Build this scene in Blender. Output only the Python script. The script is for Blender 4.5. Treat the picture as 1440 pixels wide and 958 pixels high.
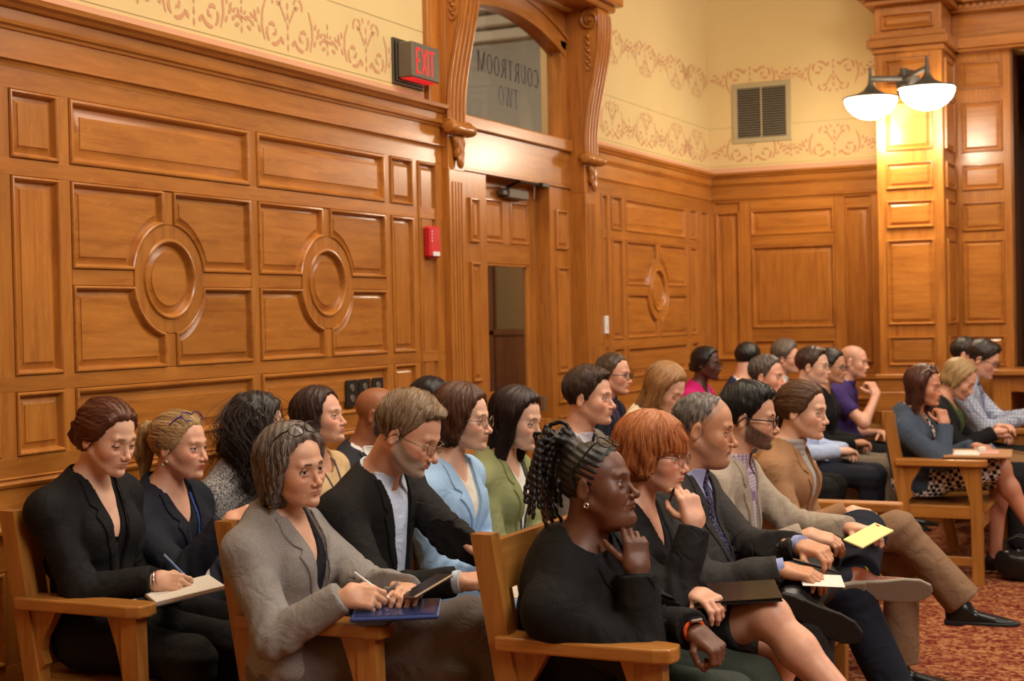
import bpy, bmesh, math, random
import numpy as np
from math import pi, sin, cos, radians
from mathutils import Vector, Matrix

for o_ in list(bpy.data.objects): bpy.data.objects.remove(o_, do_unlink=True)
SC = bpy.context.scene
COL = SC.collection
random.seed(7); RNG = np.random.default_rng(11)

# ------------------------------------------------------------ camera
CAMPOS = Vector((0, 0, 1.52))
def camera():
    yaw, pitch, roll, F = .444537, .015382, -.0210643, 2081.27
    f = Vector((-sin(yaw)*cos(pitch), cos(yaw)*cos(pitch), -sin(pitch)))
    r = Vector((cos(yaw), sin(yaw), 0)); u = r.cross(f)
    r2 = r*cos(roll)+u*sin(roll); u2 = -r*sin(roll)+u*cos(roll)
    cd = bpy.data.cameras.new('camera'); cam = bpy.data.objects.new('camera', cd); COL.objects.link(cam)
    cd.sensor_width = 36; cd.sensor_fit = 'HORIZONTAL'; cd.lens = F*36/1440
    cd.dof.use_dof = True; cd.dof.focus_distance = 4.55; cd.dof.aperture_fstop = 4.6
    cd.clip_end = 100
    m = Matrix((( r2.x, u2.x, -f.x, CAMPOS.x), (r2.y, u2.y, -f.y, CAMPOS.y), (r2.z, u2.z, -f.z, CAMPOS.z), (0,0,0,1)))
    cam.matrix_world = m
    SC.camera = cam
camera()
SC.view_settings.view_transform = 'Standard'; SC.view_settings.look = 'None'
SC.view_settings.gamma = 1; SC.view_settings.use_curve_mapping = False
SC.view_settings.exposure = 0.0
# ------------------------------------------------------------ world and lights
wd = bpy.data.worlds.new('world'); SC.world = wd; wd.use_nodes = True
bg = wd.node_tree.nodes['Background']; bg.inputs[0].default_value = (1.0, .93, .84, 1); bg.inputs[1].default_value = .25
def area(name, loc, target, size, power, color, sy=None):
    ld = bpy.data.lights.new(name, 'AREA'); ld.energy = power; ld.color = color
    ld.size = size
    if sy: ld.shape = 'RECTANGLE'; ld.size_y = sy
    o = bpy.data.objects.new(name, ld); COL.objects.link(o); o.location = loc
    o.rotation_euler = (Vector(target)-Vector(loc)).to_track_quat('-Z', 'Y').to_euler()
    return o
WARM = (1, .86, .68); NEUT = (1, .93, .84)
area('ceiling_lamp', (-1.3, 5.4, 5.8), (-1.5, 5.2, 0), 2.2, 250, WARM, 5.0)
area('ceiling_lamp', (3.2, 1.6, 5.5), (-2.2, 4.6, .9), 2.6, 320, NEUT, 2.6)
area('ceiling_lamp', (2.6, 8.6, 5.0), (-2.2, 7.5, 1.0), 2.0, 120, NEUT, 2.6)
area('window_light', (6.8, 12.5, 3.2), (-3.4, 6.5, 1.6), 2.4, 170, (1, .93, .88), 3.4)
area('lobby_lamp', (-5.6, 8.3, 4.7), (-6.2, 8.3, 0), 1.8, 210, (1, .93, .8), 2.4)

# ------------------------------------------------------------ mesh helpers
def mk(name, V, F, mat=None, parent=None, smooth=False, col=None):
    me = bpy.data.meshes.new(name); me.from_pydata([tuple(map(float, v)) for v in V] if not isinstance(V, np.ndarray) else V.tolist(), [], F if not isinstance(F, np.ndarray) else F.tolist())
    if mat: me.materials.append(mat)
    if smooth: me.polygons.foreach_set('use_smooth', [True]*len(me.polygons))
    o = bpy.data.objects.new(name, me); COL.objects.link(o)
    if parent: o.parent = parent
    return o
def empty(name, loc=(0,0,0), rz=0, label=None, cat=None, group=None, kind=None):
    o = bpy.data.objects.new(name, None); COL.objects.link(o); o.location = loc; o.rotation_euler = (0, 0, rz)
    o.empty_display_size = .05
    return tag(o, label, cat, group, kind)
def tag(o, label=None, cat=None, group=None, kind=None):
    if label: o['label'] = label
    if cat: o['category'] = cat
    if group: o['group'] = group
    if kind: o['kind'] = kind
    return o
class MB:
    """collects shapes into one mesh"""
    def __init__(s): s.V = []; s.F = []
    def add(s, V, F):
        n = len(s.V); s.V += [tuple(v) for v in V]; s.F += [tuple(i+n for i in f) for f in F]; return s
    def box(s, a, b, bev=0, M=None):
        (x0, y0, z0), (x1, y1, z1) = [min(p, q) for p, q in zip(a, b)], [max(p, q) for p, q in zip(a, b)]
        if bev:
            e = min(bev, .49*min(x1-x0, y1-y0, z1-z0)); V = []; F = []
            ids = {}
            for ix, (cx, sx) in enumerate(((x0, 1), (x1, -1))):
                for iy, (cy, sy) in enumerate(((y0, 1), (y1, -1))):
                    for iz, (cz, sz) in enumerate(((z0, 1), (z1, -1))):
                        for k, p in enumerate(((cx, cy+sy*e, cz+sz*e), (cx+sx*e, cy, cz+sz*e), (cx+sx*e, cy+sy*e, cz))):
                            ids[ix, iy, iz, k] = len(V); V.append(p)
            g = lambda *t: ids[t]
            F += [(g(0,0,0,0), g(0,0,1,0), g(0,1,1,0), g(0,1,0,0)), (g(1,0,0,0), g(1,1,0,0), g(1,1,1,0), g(1,0,1,0)),
                  (g(0,0,0,1), g(1,0,0,1), g(1,0,1,1), g(0,0,1,1)), (g(0,1,0,1), g(0,1,1,1), g(1,1,1,1), g(1,1,0,1)),
                  (g(0,0,0,2), g(0,1,0,2), g(1,1,0,2), g(1,0,0,2)), (g(0,0,1,2), g(1,0,1,2), g(1,1,1,2), g(0,1,1,2))]
            for a_ in (0, 1):
                for b_ in (0, 1):
                    F.append((g(0,a_,b_,1), g(1,a_,b_,1), g(1,a_,b_,2), g(0,a_,b_,2)))
                    F.append((g(a_,0,b_,0), g(a_,1,b_,0), g(a_,1,b_,2), g(a_,0,b_,2)))
                    F.append((g(a_,b_,0,0), g(a_,b_,1,0), g(a_,b_,1,1), g(a_,b_,0,1)))
            for t in ((i, j, k) for i in (0, 1) for j in (0, 1) for k in (0, 1)):
                F.append((g(*t, 0), g(*t, 1), g(*t, 2)))
        else:
            V = [(x, y, z) for x in (x0, x1) for y in (y0, y1) for z in (z0, z1)]
            F = [(0,1,3,2), (4,6,7,5), (0,4,5,1), (2,3,7,6), (0,2,6,4), (1,5,7,3)]
        if M is not None: V = [tuple(M @ Vector(v)) for v in V]
        return s.add(V, F)
    def tube(s, pts, r, n=8, cap=True, closed=False):
        pts = [Vector(p) for p in pts]; m = len(pts); rr = r if hasattr(r, '__len__') else [r]*m
        V = []; F = []; up = None
        for i, p in enumerate(pts):
            t = (pts[(i+1) % m]-pts[i-1]) if closed else (pts[min(i+1, m-1)]-pts[max(i-1, 0)])
            t = t.normalized() if t.length > 1e-9 else Vector((0,0,1))
            if up is None: up = Vector((0,0,1)) if abs(t.z) < .9 else Vector((1,0,0))
            a = t.cross(up); a = a.normalized() if a.length > 1e-6 else t.orthogonal().normalized(); b = a.cross(t).normalized(); up = b
            V += [tuple(p+a*cos(2*pi*k/n)*rr[i]+b*sin(2*pi*k/n)*rr[i]) for k in range(n)]
        for i in range(m if closed else m-1):
            j = (i+1) % m
            F += [(i*n+k, i*n+(k+1) % n, j*n+(k+1) % n, j*n+k) for k in range(n)]
        if cap and not closed: F += [tuple(range(n)), tuple((m-1)*n+k for k in reversed(range(n)))]
        return s.add(V, F)
    def lathe(s, prof, n=24, c=(0,0,0), M=None):
        V = []; F = []
        for (r, z) in prof:
            V += [(r*cos(2*pi*k/n), r*sin(2*pi*k/n), z) for k in range(n)]
        for i in range(len(prof)-1):
            F += [(i*n+k, i*n+(k+1) % n, (i+1)*n+(k+1) % n, (i+1)*n+k) for k in range(n)]
        V = [Vector(v) for v in V]
        if M is not None: V = [M @ v for v in V]
        V = [tuple(v+Vector(c)) for v in V]
        return s.add(V, F)
    def prism(s, poly, fa, fb):
        """poly list of 2D points; fa,fb map 2D -> 3D for the two faces"""
        n = len(poly); V = [fa(*p) for p in poly]+[fb(*p) for p in poly]
        F = [tuple(range(n)), tuple(range(2*n-1, n-1, -1))]+[(i, i+n, (i+1) % n+n, (i+1) % n) for i in range(n)]
        return s.add(V, F)
    def build(s, name, mat=None, parent=None, smooth=False, auto=None):
        o = mk(name, s.V, s.F, mat, parent, smooth)
        bm = bmesh.new(); bm.from_mesh(o.data); bmesh.ops.recalc_face_normals(bm, faces=bm.faces); bm.to_mesh(o.data); bm.free()
        if auto is not None:
            o.data.polygons.foreach_set('use_smooth', [True]*len(o.data.polygons))
            o.data.set_sharp_from_angle(angle=radians(auto))
        return o

# ------------------------------------------------------------ materials
def newmat(name):
    m = bpy.data.materials.new(name); m.use_nodes = True; nt = m.node_tree
    return m, nt, nt.nodes['Principled BSDF']
def N(nt, t, **k):
    n = nt.nodes.new(t)
    for a, v in k.items():
        if a.startswith('i_'): n.inputs[a[2:].replace('_', ' ')].default_value = v
        else: setattr(n, a, v)
    return n
def plain(name, c, rough=.6, metal=0, spec=.5, emit=None, es=1, alpha=1, trans=0, ior=1.45):
    m, nt, b = newmat(name); b.inputs['Base Color'].default_value = (*c, 1); b.inputs['Roughness'].default_value = rough
    b.inputs['Metallic'].default_value = metal; b.inputs['Specular IOR Level'].default_value = spec
    if emit: b.inputs['Emission Color'].default_value = (*emit, 1); b.inputs['Emission Strength'].default_value = es
    b.inputs['Alpha'].default_value = alpha; b.inputs['Transmission Weight'].default_value = trans; b.inputs['IOR'].default_value = ior
    return m
def srgb(r, g, b):
    f = lambda c: (c/255/12.92 if c/255 <= .04045 else ((c/255+.055)/1.055)**2.4)
    return (f(r), f(g), f(b))
def wood(name, axis, dark=(.28, .086, .014), mid=(.385, .134, .020), light=(.455, .172, .029), rough=.3, fleck=.55, bump=.05):
    """quarter-sawn oak; grain runs along axis"""
    m, nt, b = newmat(name); L = nt.links.new
    tc = N(nt, 'ShaderNodeTexCoord'); oi = N(nt, 'ShaderNodeObjectInfo')
    mp = N(nt, 'ShaderNodeMapping'); sc = {'x': (1.8, 20, 20), 'y': (20, 1.8, 20), 'z': (20, 20, 1.8)}[axis]
    mp.inputs['Scale'].default_value = sc
    add = N(nt, 'ShaderNodeVectorMath', operation='ADD'); mul = N(nt, 'ShaderNodeVectorMath', operation='SCALE'); mul.inputs['Scale'].default_value = 3.7
    cmb = N(nt, 'ShaderNodeCombineXYZ'); L(oi.outputs['Random'], cmb.inputs[0]); L(oi.outputs['Random'], cmb.inputs[1]); L(oi.outputs['Random'], cmb.inputs[2])
    L(cmb.outputs[0], mul.inputs[0]); L(tc.outputs['Object'], add.inputs[0]); L(mul.outputs[0], add.inputs[1]); L(add.outputs[0], mp.inputs[0])
    n1 = N(nt, 'ShaderNodeTexNoise', i_Scale=1.6, i_Detail=6, i_Roughness=.62, i_Distortion=.4); L(mp.outputs[0], n1.inputs['Vector'])
    n2 = N(nt, 'ShaderNodeTexNoise', i_Scale=2.2, i_Detail=2); L(add.outputs[0], n2.inputs['Vector'])
    mp2 = N(nt, 'ShaderNodeMapping'); mp2.inputs['Scale'].default_value = {'x': (9, 42, 42), 'y': (42, 9, 42), 'z': (42, 42, 9)}[axis]; mp2.inputs['Rotation'].default_value = (.5, .3, .2)
    L(add.outputs[0], mp2.inputs[0])
    n3 = N(nt, 'ShaderNodeTexNoise', i_Scale=1.0, i_Detail=2, i_Distortion=1.2); L(mp2.outputs[0], n3.inputs['Vector'])
    r1 = N(nt, 'ShaderNodeValToRGB'); e = r1.color_ramp.elements
    e[0].position = .27; e[0].color = (*dark, 1); e[1].position = .68; e[1].color = (*light, 1); k = e.new(.47); k.color = (*mid, 1)
    L(n1.outputs[0], r1.inputs[0])
    r3 = N(nt, 'ShaderNodeValToRGB'); r3.color_ramp.elements[0].position = .58; r3.color_ramp.elements[1].position = .68; L(n3.outputs[0], r3.inputs[0])
    mf = N(nt, 'ShaderNodeMath', operation='MULTIPLY'); L(r3.outputs[0], mf.inputs[0]); mf.inputs[1].default_value = fleck*.5
    mix = N(nt, 'ShaderNodeMix', data_type='RGBA'); L(mf.outputs[0], mix.inputs['Factor']); L(r1.outputs[0], mix.inputs['A']); mix.inputs['B'].default_value = (light[0]*1.2, light[1]*1.3, light[2]*1.5, 1)
    hv = N(nt, 'ShaderNodeHueSaturation'); L(mix.outputs['Result'], hv.inputs['Color'])
    ma = N(nt, 'ShaderNodeMath', operation='MULTIPLY_ADD'); L(oi.outputs['Random'], ma.inputs[0]); ma.inputs[1].default_value = .2; ma.inputs[2].default_value = .70
    mb2 = N(nt, 'ShaderNodeMath', operation='MULTIPLY_ADD'); L(n2.outputs[0], mb2.inputs[0]); mb2.inputs[1].default_value = .5; L(ma.outputs[0], mb2.inputs[2])
    L(mb2.outputs[0], hv.inputs['Value']); L(hv.outputs[0], b.inputs['Base Color'])
    b.inputs['Roughness'].default_value = rough; b.inputs['Coat Weight'].default_value = .25; b.inputs['Coat Roughness'].default_value = .18
    bp = N(nt, 'ShaderNodeBump', i_Strength=bump, i_Distance=.004); L(n1.outputs[0], bp.inputs['Height']); L(bp.outputs[0], b.inputs['Normal'])
    return m
OAK_Y = wood('oak_grain_y', 'y'); OAK_Z = wood('oak_grain_z', 'z'); OAK_X = wood('oak_grain_x', 'x')
BDK = dict(dark=(.24, .088, .016), mid=(.36, .142, .026), light=(.44, .185, .038), rough=.33, fleck=.15)
BEN_X = wood('bench_oak_x', 'x', **BDK); BEN_Y = wood('bench_oak_y', 'y', **BDK); BEN_Z = wood('bench_oak_z', 'z', **BDK)
DARKWOOD = wood('dark_oak', 'z', dark=(.08, .025, .008), mid=(.13, .045, .014), light=(.17, .06, .02), fleck=.1)
def plaster(name, c, c2):
    m, nt, b = newmat(name); L = nt.links.new
    tc = N(nt, 'ShaderNodeTexCoord'); n = N(nt, 'ShaderNodeTexNoise', i_Scale=2.5, i_Detail=5); L(tc.outputs['Object'], n.inputs['Vector'])
    mx = N(nt, 'ShaderNodeMix', data_type='RGBA'); L(n.outputs[0], mx.inputs['Factor']); mx.inputs['A'].default_value = (*c, 1); mx.inputs['B'].default_value = (*c2, 1)
    L(mx.outputs['Result'], b.inputs['Base Color']); b.inputs['Roughness'].default_value = .85
    n2 = N(nt, 'ShaderNodeTexNoise', i_Scale=90, i_Detail=3); L(tc.outputs['Object'], n2.inputs['Vector'])
    bp = N(nt, 'ShaderNodeBump', i_Strength=.05, i_Distance=.003); L(n2.outputs[0], bp.inputs['Height']); L(bp.outputs[0], b.inputs['Normal'])
    return m
PLASTER = plaster('ochre_plaster', (.72, .54, .25), (.66, .49, .22)); PINK = plaster('pink_paint', (.66, .36, .21), (.62, .33, .19))
STENCIL = plaster('stencil_paint', (.55, .27, .13), (.60, .31, .15)); LINEP = plaster('green_line_paint', (.33, .26, .09), (.33, .26, .1))
CREAM = plaster('cream_plaster', (.62, .56, .45), (.58, .53, .43)); GREYP = plaster('lobby_grey', (.36, .34, .29), (.33, .31, .27))
def carpet():
    m, nt, b = newmat('carpet'); L = nt.links.new
    tc = N(nt, 'ShaderNodeTexCoord')
    n = N(nt, 'ShaderNodeTexNoise', i_Scale=24, i_Detail=3, i_Roughness=.6, i_Distortion=1.4); L(tc.outputs['Object'], n.inputs['Vector'])
    r = N(nt, 'ShaderNodeValToRGB'); e = r.color_ramp.elements; e[0].position = .43; e[0].color = (.13, .016, .010, 1); e[1].position = .6; e[1].color = (.40, .19, .08, 1)
    k = e.new(.51); k.color = (.26, .075, .032, 1); L(n.outputs[0], r.inputs[0])
    n2 = N(nt, 'ShaderNodeTexNoise', i_Scale=260, i_Detail=2); L(tc.outputs['Object'], n2.inputs['Vector'])
    hv = N(nt, 'ShaderNodeHueSaturation'); L(r.outputs[0], hv.inputs['Color']); ma = N(nt, 'ShaderNodeMath', operation='MULTIPLY_ADD'); L(n2.outputs[0], ma.inputs[0]); ma.inputs[1].default_value = 1.0; ma.inputs[2].default_value = .5
    L(ma.outputs[0], hv.inputs['Value']); L(hv.outputs[0], b.inputs['Base Color']); b.inputs['Roughness'].default_value = .95; b.inputs['Specular IOR Level'].default_value = .1
    bp = N(nt, 'ShaderNodeBump', i_Strength=.5, i_Distance=.006); L(n2.outputs[0], bp.inputs['Height']); L(bp.outputs[0], b.inputs['Normal'])
    return m
CARPET = carpet()
BRONZE = plain('bronze', (.07, .055, .04), .45, .7); GUNM = plain('grey_bronze', (.15, .125, .09), .5, .3); BLACK = plain('black_plastic', (.012, .012, .012), .4)
def glassmat(name, tint=(.9, .9, .88), rough=.02):
    m, nt, b = newmat(name); L = nt.links.new; nt.nodes.remove(b); out = nt.nodes['Material Output']
    g = N(nt, 'ShaderNodeBsdfGlossy'); g.inputs['Roughness'].default_value = rough; t = N(nt, 'ShaderNodeBsdfTransparent'); t.inputs[0].default_value = (*tint, 1)
    fr = N(nt, 'ShaderNodeFresnel', i_IOR=1.5); gm = N(nt, 'ShaderNodeNewGeometry'); iv = N(nt, 'ShaderNodeMath', operation='SUBTRACT'); iv.inputs[0].default_value = 1; L(gm.outputs['Backfacing'], iv.inputs[1]); mm_ = N(nt, 'ShaderNodeMath', operation='MULTIPLY'); L(fr.outputs[0], mm_.inputs[0]); L(iv.outputs[0], mm_.inputs[1]); mx = N(nt, 'ShaderNodeMixShader'); L(mm_.outputs[0], mx.inputs[0]); L(t.outputs[0], mx.inputs[1]); L(g.outputs[0], mx.inputs[2]); L(mx.outputs[0], out.inputs[0])
    return m
GLASS = glassmat('window_glass'); LENS = glassmat('spectacle_lens', (.97, .97, .97))
# ------------------------------------------------------------ room shell
WX, WY = -3.65, 11.39; ZC = 2.63; ZTOP = 6.2
# side: 'L' left wall (plane x=WX, u=y), 'B' back wall (plane y=WY, u=x)
def plane_map(side, off=0.0):
    if side == 'L': return lambda u, z, h=0: (WX+off+h, u, z)
    return lambda u, z, h=0: (u, WY-off-h, z)
def inset(poly, d):
    """offset a CCW polygon inwards"""
    n = len(poly); out = []
    for i in range(n):
        a, b, c = Vector(poly[i-1]), Vector(poly[i]), Vector(poly[(i+1) % n])
        e1 = (b-a).normalized(); e2 = (c-b).normalized(); n1 = Vector((-e1.y, e1.x)); n2 = Vector((-e2.y, e2.x))
        m = (n1+n2); m = m.normalized() if m.length > 1e-6 else n1
        k = 1/max(.35, m.dot(n1)); out.append(tuple(b+m*d*k))
    return out
def panel_mesh(poly, prof, fm):
    a = sum(poly[i-1][0]*poly[i][1]-poly[i][0]*poly[i-1][1] for i in range(len(poly)))
    if a < 0: poly = poly[::-1]
    mb = MB(); n = len(poly); rings = [inset(poly, d) if d else poly for d, h in prof]
    V = [fm(u, z, h) for (d, h), r in zip(prof, rings) for u, z in r]
    F = [(k*n+i, k*n+(i+1) % n, (k+1)*n+(i+1) % n, (k+1)*n+i) for k in range(len(prof)-1) for i in range(n)]
    F.append(tuple((len(prof)-1)*n+i for i in range(n)))
    mb.add(V, F); return mb
PROFO = [(0, .0), (0, .013), (.004, .0175), (.012, .0185), (.018, .0135), (.021, .006), (.026, .001), (.030, .001), (.054, .0105), (.056, .0135)]
PROF = [(0, -.018), (0, .002), (.004, .007), (.011, .008), (.017, .004), (.020, -.003), (.023, -.011), (.027, -.0165), (.031, -.0165), (.057, -.0075), (.059, -.004)]
PROFS = [(d*.74, h) for d, h in PROF]; PROFOS = [(d*.72, h) for d, h in PROFO]
def rect(u0, u1, z0, z1): return [(u0, z0), (u1, z0), (u1, z1), (u0, z1)]
def quad_notch(u0, u1, z0, z1, c, R, which, g=.030, gz=.030):
    """quarter panel with a circular notch: circle centre c; which in UL UR LL LR; g: half stile between quads"""
    cu, cz = c
    sgu = -1 if 'L' == which[1] else 1; sgz = 1 if which[0] == 'U' else -1
    inner_u = cu+sgu*g; inner_z = cz+sgz*gz
    outer_u = u0 if sgu < 0 else u1; outer_z = z1 if sgz > 0 else z0
    a0 = math.asin(min(1, gz/R)); a1 = math.acos(min(1, g/R))
    arc = [(cu+sgu*R*cos(a), cz+sgz*R*sin(a)) for a in np.linspace(a0, a1, 9)]
    return [(outer_u, inner_z)]+arc+[(inner_u, outer_z), (outer_u, outer_z)]
def circle(c, r, n=40): return [(c[0]+r*cos(2*pi*i/n), c[1]+r*sin(2*pi*i/n)) for i in range(n)]

wall_left = MB()
# plaster + backing of the left wall, with the door bay (7.0-8.66) left open
X0 = WX-.25
for y0, y1, z0, z1 in ((-5, 6.95, 0, ZTOP), (8.70, WY+.3, 0, ZTOP), (6.95, 8.70, 3.45, ZTOP)):
    wall_left.box((X0, y0, z0), (WX, y1, z1))
wall_left = tag(wall_left.build('wall_left', PLASTER), kind='structure')
wb = MB(); wb.box((WX-.25, WY, 0), (-1.333, WY+.25, ZTOP)).box((-.2, WY, 0), (9, WY+.25, ZTOP)).box((-1.333, WY, 3.40), (-.2, WY+.25, ZTOP)); wall_back = tag(wb.build('wall_back', PLASTER), kind='structure')
w = MB(); w.box((9, -5, 0), (9.25, WY+.25, ZTOP)); tag(w.build('wall_right', PLASTER), kind='structure')
w = MB(); w.box((X0, -5.25, 0), (9.25, -5, ZTOP)); tag(w.build('wall_front', PLASTER), kind='structure')
w = MB(); w.box((X0-4.5, -5.25, -.1), (9.25, WY+.25, 0)); tag(w.build('floor', CARPET), kind='structure')
w = MB(); w.box((X0, -5.25, ZTOP), (9.25, WY+.25, ZTOP+.2)); tag(w.build('ceiling', CREAM), kind='structure')

# wainscot boards and panels -------------------------------------------------
ROWS = [(2.093, 2.322), (1.36, 2.032), (1.09, 1.303)]; CIR = 1.696; RO = .208; RI = .155
LOW = (.40, .71)
def add_panel(side, poly, prof, mat, parent, name='panel', off=.018):
    return panel_mesh(poly, prof, plane_map(side, off)).build(name, mat, parent, auto=28)
def board(side, u0, u1, z0, z1, mat, parent, name, t=.018):
    f = plane_map(side); p, q = f(u0, z0, 0), f(u1, z1, t)
    return MB().box(p, q, .0012).build(name, mat, parent)
def bay_oval(side, u0, u1, cu, parent, H):
    add_panel(side, rect(u0, u1, *ROWS[0]), PROF, H, parent)
    for wch in ('UL', 'UR', 'LL', 'LR'):
        uu = (u0, cu) if wch[1] == 'L' else (cu, u1)
        add_panel(side, quad_notch(u0, u1, ROWS[1][0], ROWS[1][1], (cu, CIR), RO, wch), PROFS, H, parent)
    add_panel(side, circle((cu, CIR), RI), [(d*.9, h*1.1) for d, h in PROF], H, parent, name='medallion', off=.0195)
    f = plane_map(side); n = 48; V = []; F = []
    for i in range(n):
        a = 2*pi*i/n
        for r, h in ((RO-.001, .0), (RO-.001, .0195), (RI-.004, .0195)): V.append(f(cu+r*cos(a), CIR+r*sin(a), h))
    for i in range(n):
        j = (i+1) % n; F += [(i*3, j*3, j*3+1, i*3+1), (i*3+1, j*3+1, j*3+2, i*3+2)]
    MB().add(V, F).build('medallion_ring', OAK_Z, parent)
    add_panel(side, rect(u0, u1, *ROWS[2]), PROF, H, parent)
    add_panel(side, rect(u0, u1, *LOW), PROF, H, parent)
def bay_col(side, u0, u1, parent):
    for r in ROWS+[LOW]: add_panel(side, rect(u0, u1, *r), PROFS, OAK_Z, parent)
def bay_tall(side, u0, u1, parent, zb=1.12):
    add_panel(side, rect(u0, u1, zb, ROWS[0][1]), PROFS, OAK_Z, parent); add_panel(side, rect(u0, u1, *LOW), PROFS, OAK_Z, parent)
def frame_boards(side, u0, u1, stiles, H, parent):
    for z0, z1 in ((2.324, 2.40), (2.034, 2.091), (1.305, 1.358), (1.02, 1.088), (.712, .80), (.33, .398)): board(side, u0, u1, z0, z1, H, parent, 'rail')
    for s0, s1 in stiles: board(side, s0, s1, .34, 2.395, OAK_Z, parent, 'stile', .0175)
# left wall, part 1
wl = wall_left
bay_tall('L', 2.05, 2.27, wl); bay_col('L', 2.33, 2.555, wl)
bay_oval('L', 2.615, 3.68, 3.1475, wl, OAK_Y)
bay_col('L', 3.757, 3.985, wl); bay_oval('L', 4.043, 5.112, 4.577, wl, OAK_Y); bay_oval('L', 5.168, 6.222, 5.695, wl, OAK_Y)
bay_col('L', 6.28, 6.50, wl); bay_tall('L', 6.555, 6.75, wl)
st = [(2.272, 2.328), (2.557, 2.613), (3.682, 3.755), (3.987, 4.041), (5.114, 5.166), (6.224, 6.278), (6.502, 6.553), (6.752, 6.82)]
frame_boards('L', 2.0, 6.82, st, OAK_Y, wl)
for cu in (3.1475, 4.577, 5.695):
    for z0, z1 in ((1.36, CIR-RO), (CIR+RO, 2.03)): board('L', cu-.028, cu+.028, z0, z1, OAK_Z, wl, 'stile', .0172)
for a, b, cu in ((2.615, 3.68, 3.1475), (4.043, 5.112, 4.577), (5.168, 6.222, 5.695), (9.465, 10.725, 10.095)):
    board('L', a, cu-RO, CIR-.028, CIR+.028, OAK_Y, wl, 'rail', .0168); board('L', cu+RO, b, CIR-.028, CIR+.028, OAK_Y, wl, 'rail', .0168)
# left wall, part 2
bay_tall('L', 9.03, 9.13, wl); bay_col('L', 9.195, 9.395, wl); bay_oval('L', 9.465, 10.725, 10.095, wl, OAK_Y); bay_col('L', 10.82, 10.99, wl); bay_tall('L', 11.09, 11.28, wl)
frame_boards('L', 8.85, WY, [(8.85, 9.028), (9.132, 9.193), (9.397, 9.463), (10.727, 10.818), (10.992, 11.088), (11.282, WY)], OAK_Y, wl)
for z0, z1 in ((1.36, CIR-RO), (CIR+RO, 2.03)): board('L', 10.067, 10.123, z0, z1, OAK_Z, wl, 'stile', .0172)
# back wall
bk = wall_back
add_panel('B', rect(-3.6, -3.40, 1.15, 2.322), PROF, OAK_Z, bk); add_panel('B', rect(-3.31, -2.65, 2.125, 2.328), PROF, OAK_X, bk)
add_panel('B', rect(-3.31, -2.65, 1.395, 2.042), PROF, OAK_Z, bk); add_panel('B', rect(-3.31, -2.65, 1.09, 1.305), PROF, OAK_X, bk)
add_panel('B', rect(-2.566, -2.37, 1.12, 2.322), PROF, OAK_Z, bk)
for u0, u1 in ((-3.6, -3.40), (-3.31, -2.65), (-2.566, -2.37)): add_panel('B', rect(u0, u1, *LOW), PROF, OAK_X, bk)
for z0, z1 in ((2.33, 2.40), (2.044, 2.123), (1.307, 1.393), (1.02, 1.088), (.712, .80), (.33, .398)): board('B', -3.31, -2.65, z0, z1, OAK_X, bk, 'rail')
for s0, s1 in ((WX, -3.602), (-3.398, -3.312), (-2.648, -2.568), (-2.368, -2.2)): board('B', s0, s1, .34, 2.395, OAK_Z, bk, 'stile', .0176)
# dark timber backing sheet behind the boards, so that no plaster shows between them
def backing(side, u0, u1, z0, z1, parent, mat): 
    f = plane_map(side); return MB().box(f(u0, z0, -.001), f(u1, z1, .0012)).build('backing_board', mat, parent)
backing('L', 2.0, 6.83, .3, 2.6, wl, OAK_Y); backing('L', 8.85, WY, .3, 2.6, wl, OAK_Y); backing('B', WX, -2.2, .3, 2.6, bk, OAK_X)
# mouldings: profile (out, z)
def run(side, u0, u1, prof, name, mat, parent=None, off=0, end=None):
    f = plane_map(side, off); V = []; F = []; n = len(prof)
    for u in (u0, u1): V += [f(u, z, h) for h, z in prof]
    F = [(i, (i+1) % n, (i+1) % n+n, i+n) for i in range(n)]+[tuple(range(n)), tuple(range(2*n-1, n-1, -1))]
    return MB().add(V, F).build(name, mat, parent, auto=30)
CORN = [(0, 2.395), (.019, 2.395), (.0195, 2.402), (.020, 2.405), (.024, 2.414), (.034, 2.419), (.034, 2.424), (.024, 2.428), (.016, 2.430), (.016, 2.518), (.024, 2.521), (.026, 2.53), (.036, 2.536), (.038, 2.546), (.032, 2.552), (.032, 2.585), (.046, 2.59), (.052, 2.602), (.068, 2.610), (.072, 2.628), (0, 2.634)]
RAILP = [(0, .80), (.019, .80), (.0195, .815), (.022, .82), (.026, .832), (.036, .838), (.038, .85), (.030, .858), (.020, .862), (.018, .870), (.018, .985), (.026, .99), (.030, 1.0), (.022, 1.006), (.020, 1.010), (.024, 1.018), (.014, 1.026), (0, 1.03)]
BASEP = [(0, 0), (.026, 0), (.026, .28), (.020, .29), (.018, .31), (.010, .325), (0, .335)]
OAKM = OAK_Y
for (u0, u1) in ((2.0, 6.82), (8.85, WY)):
    tag(run('L', u0, u1, CORN, 'trim_cornice', OAK_Y), kind='structure'); tag(run('L', u0, u1, RAILP, 'trim_chair_rail', OAK_Y), kind='structure'); tag(run('L', u0, u1, BASEP, 'baseboard_left', OAK_Y), kind='structure')
tag(run('B', WX, -2.2, CORN, 'trim_cornice', OAK_X), kind='structure'); tag(run('B', WX, -2.2, RAILP, 'trim_chair_rail', OAK_X), kind='structure'); tag(run('B', WX, -1.3, BASEP, 'baseboard_back', OAK_X), kind='structure')
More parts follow.
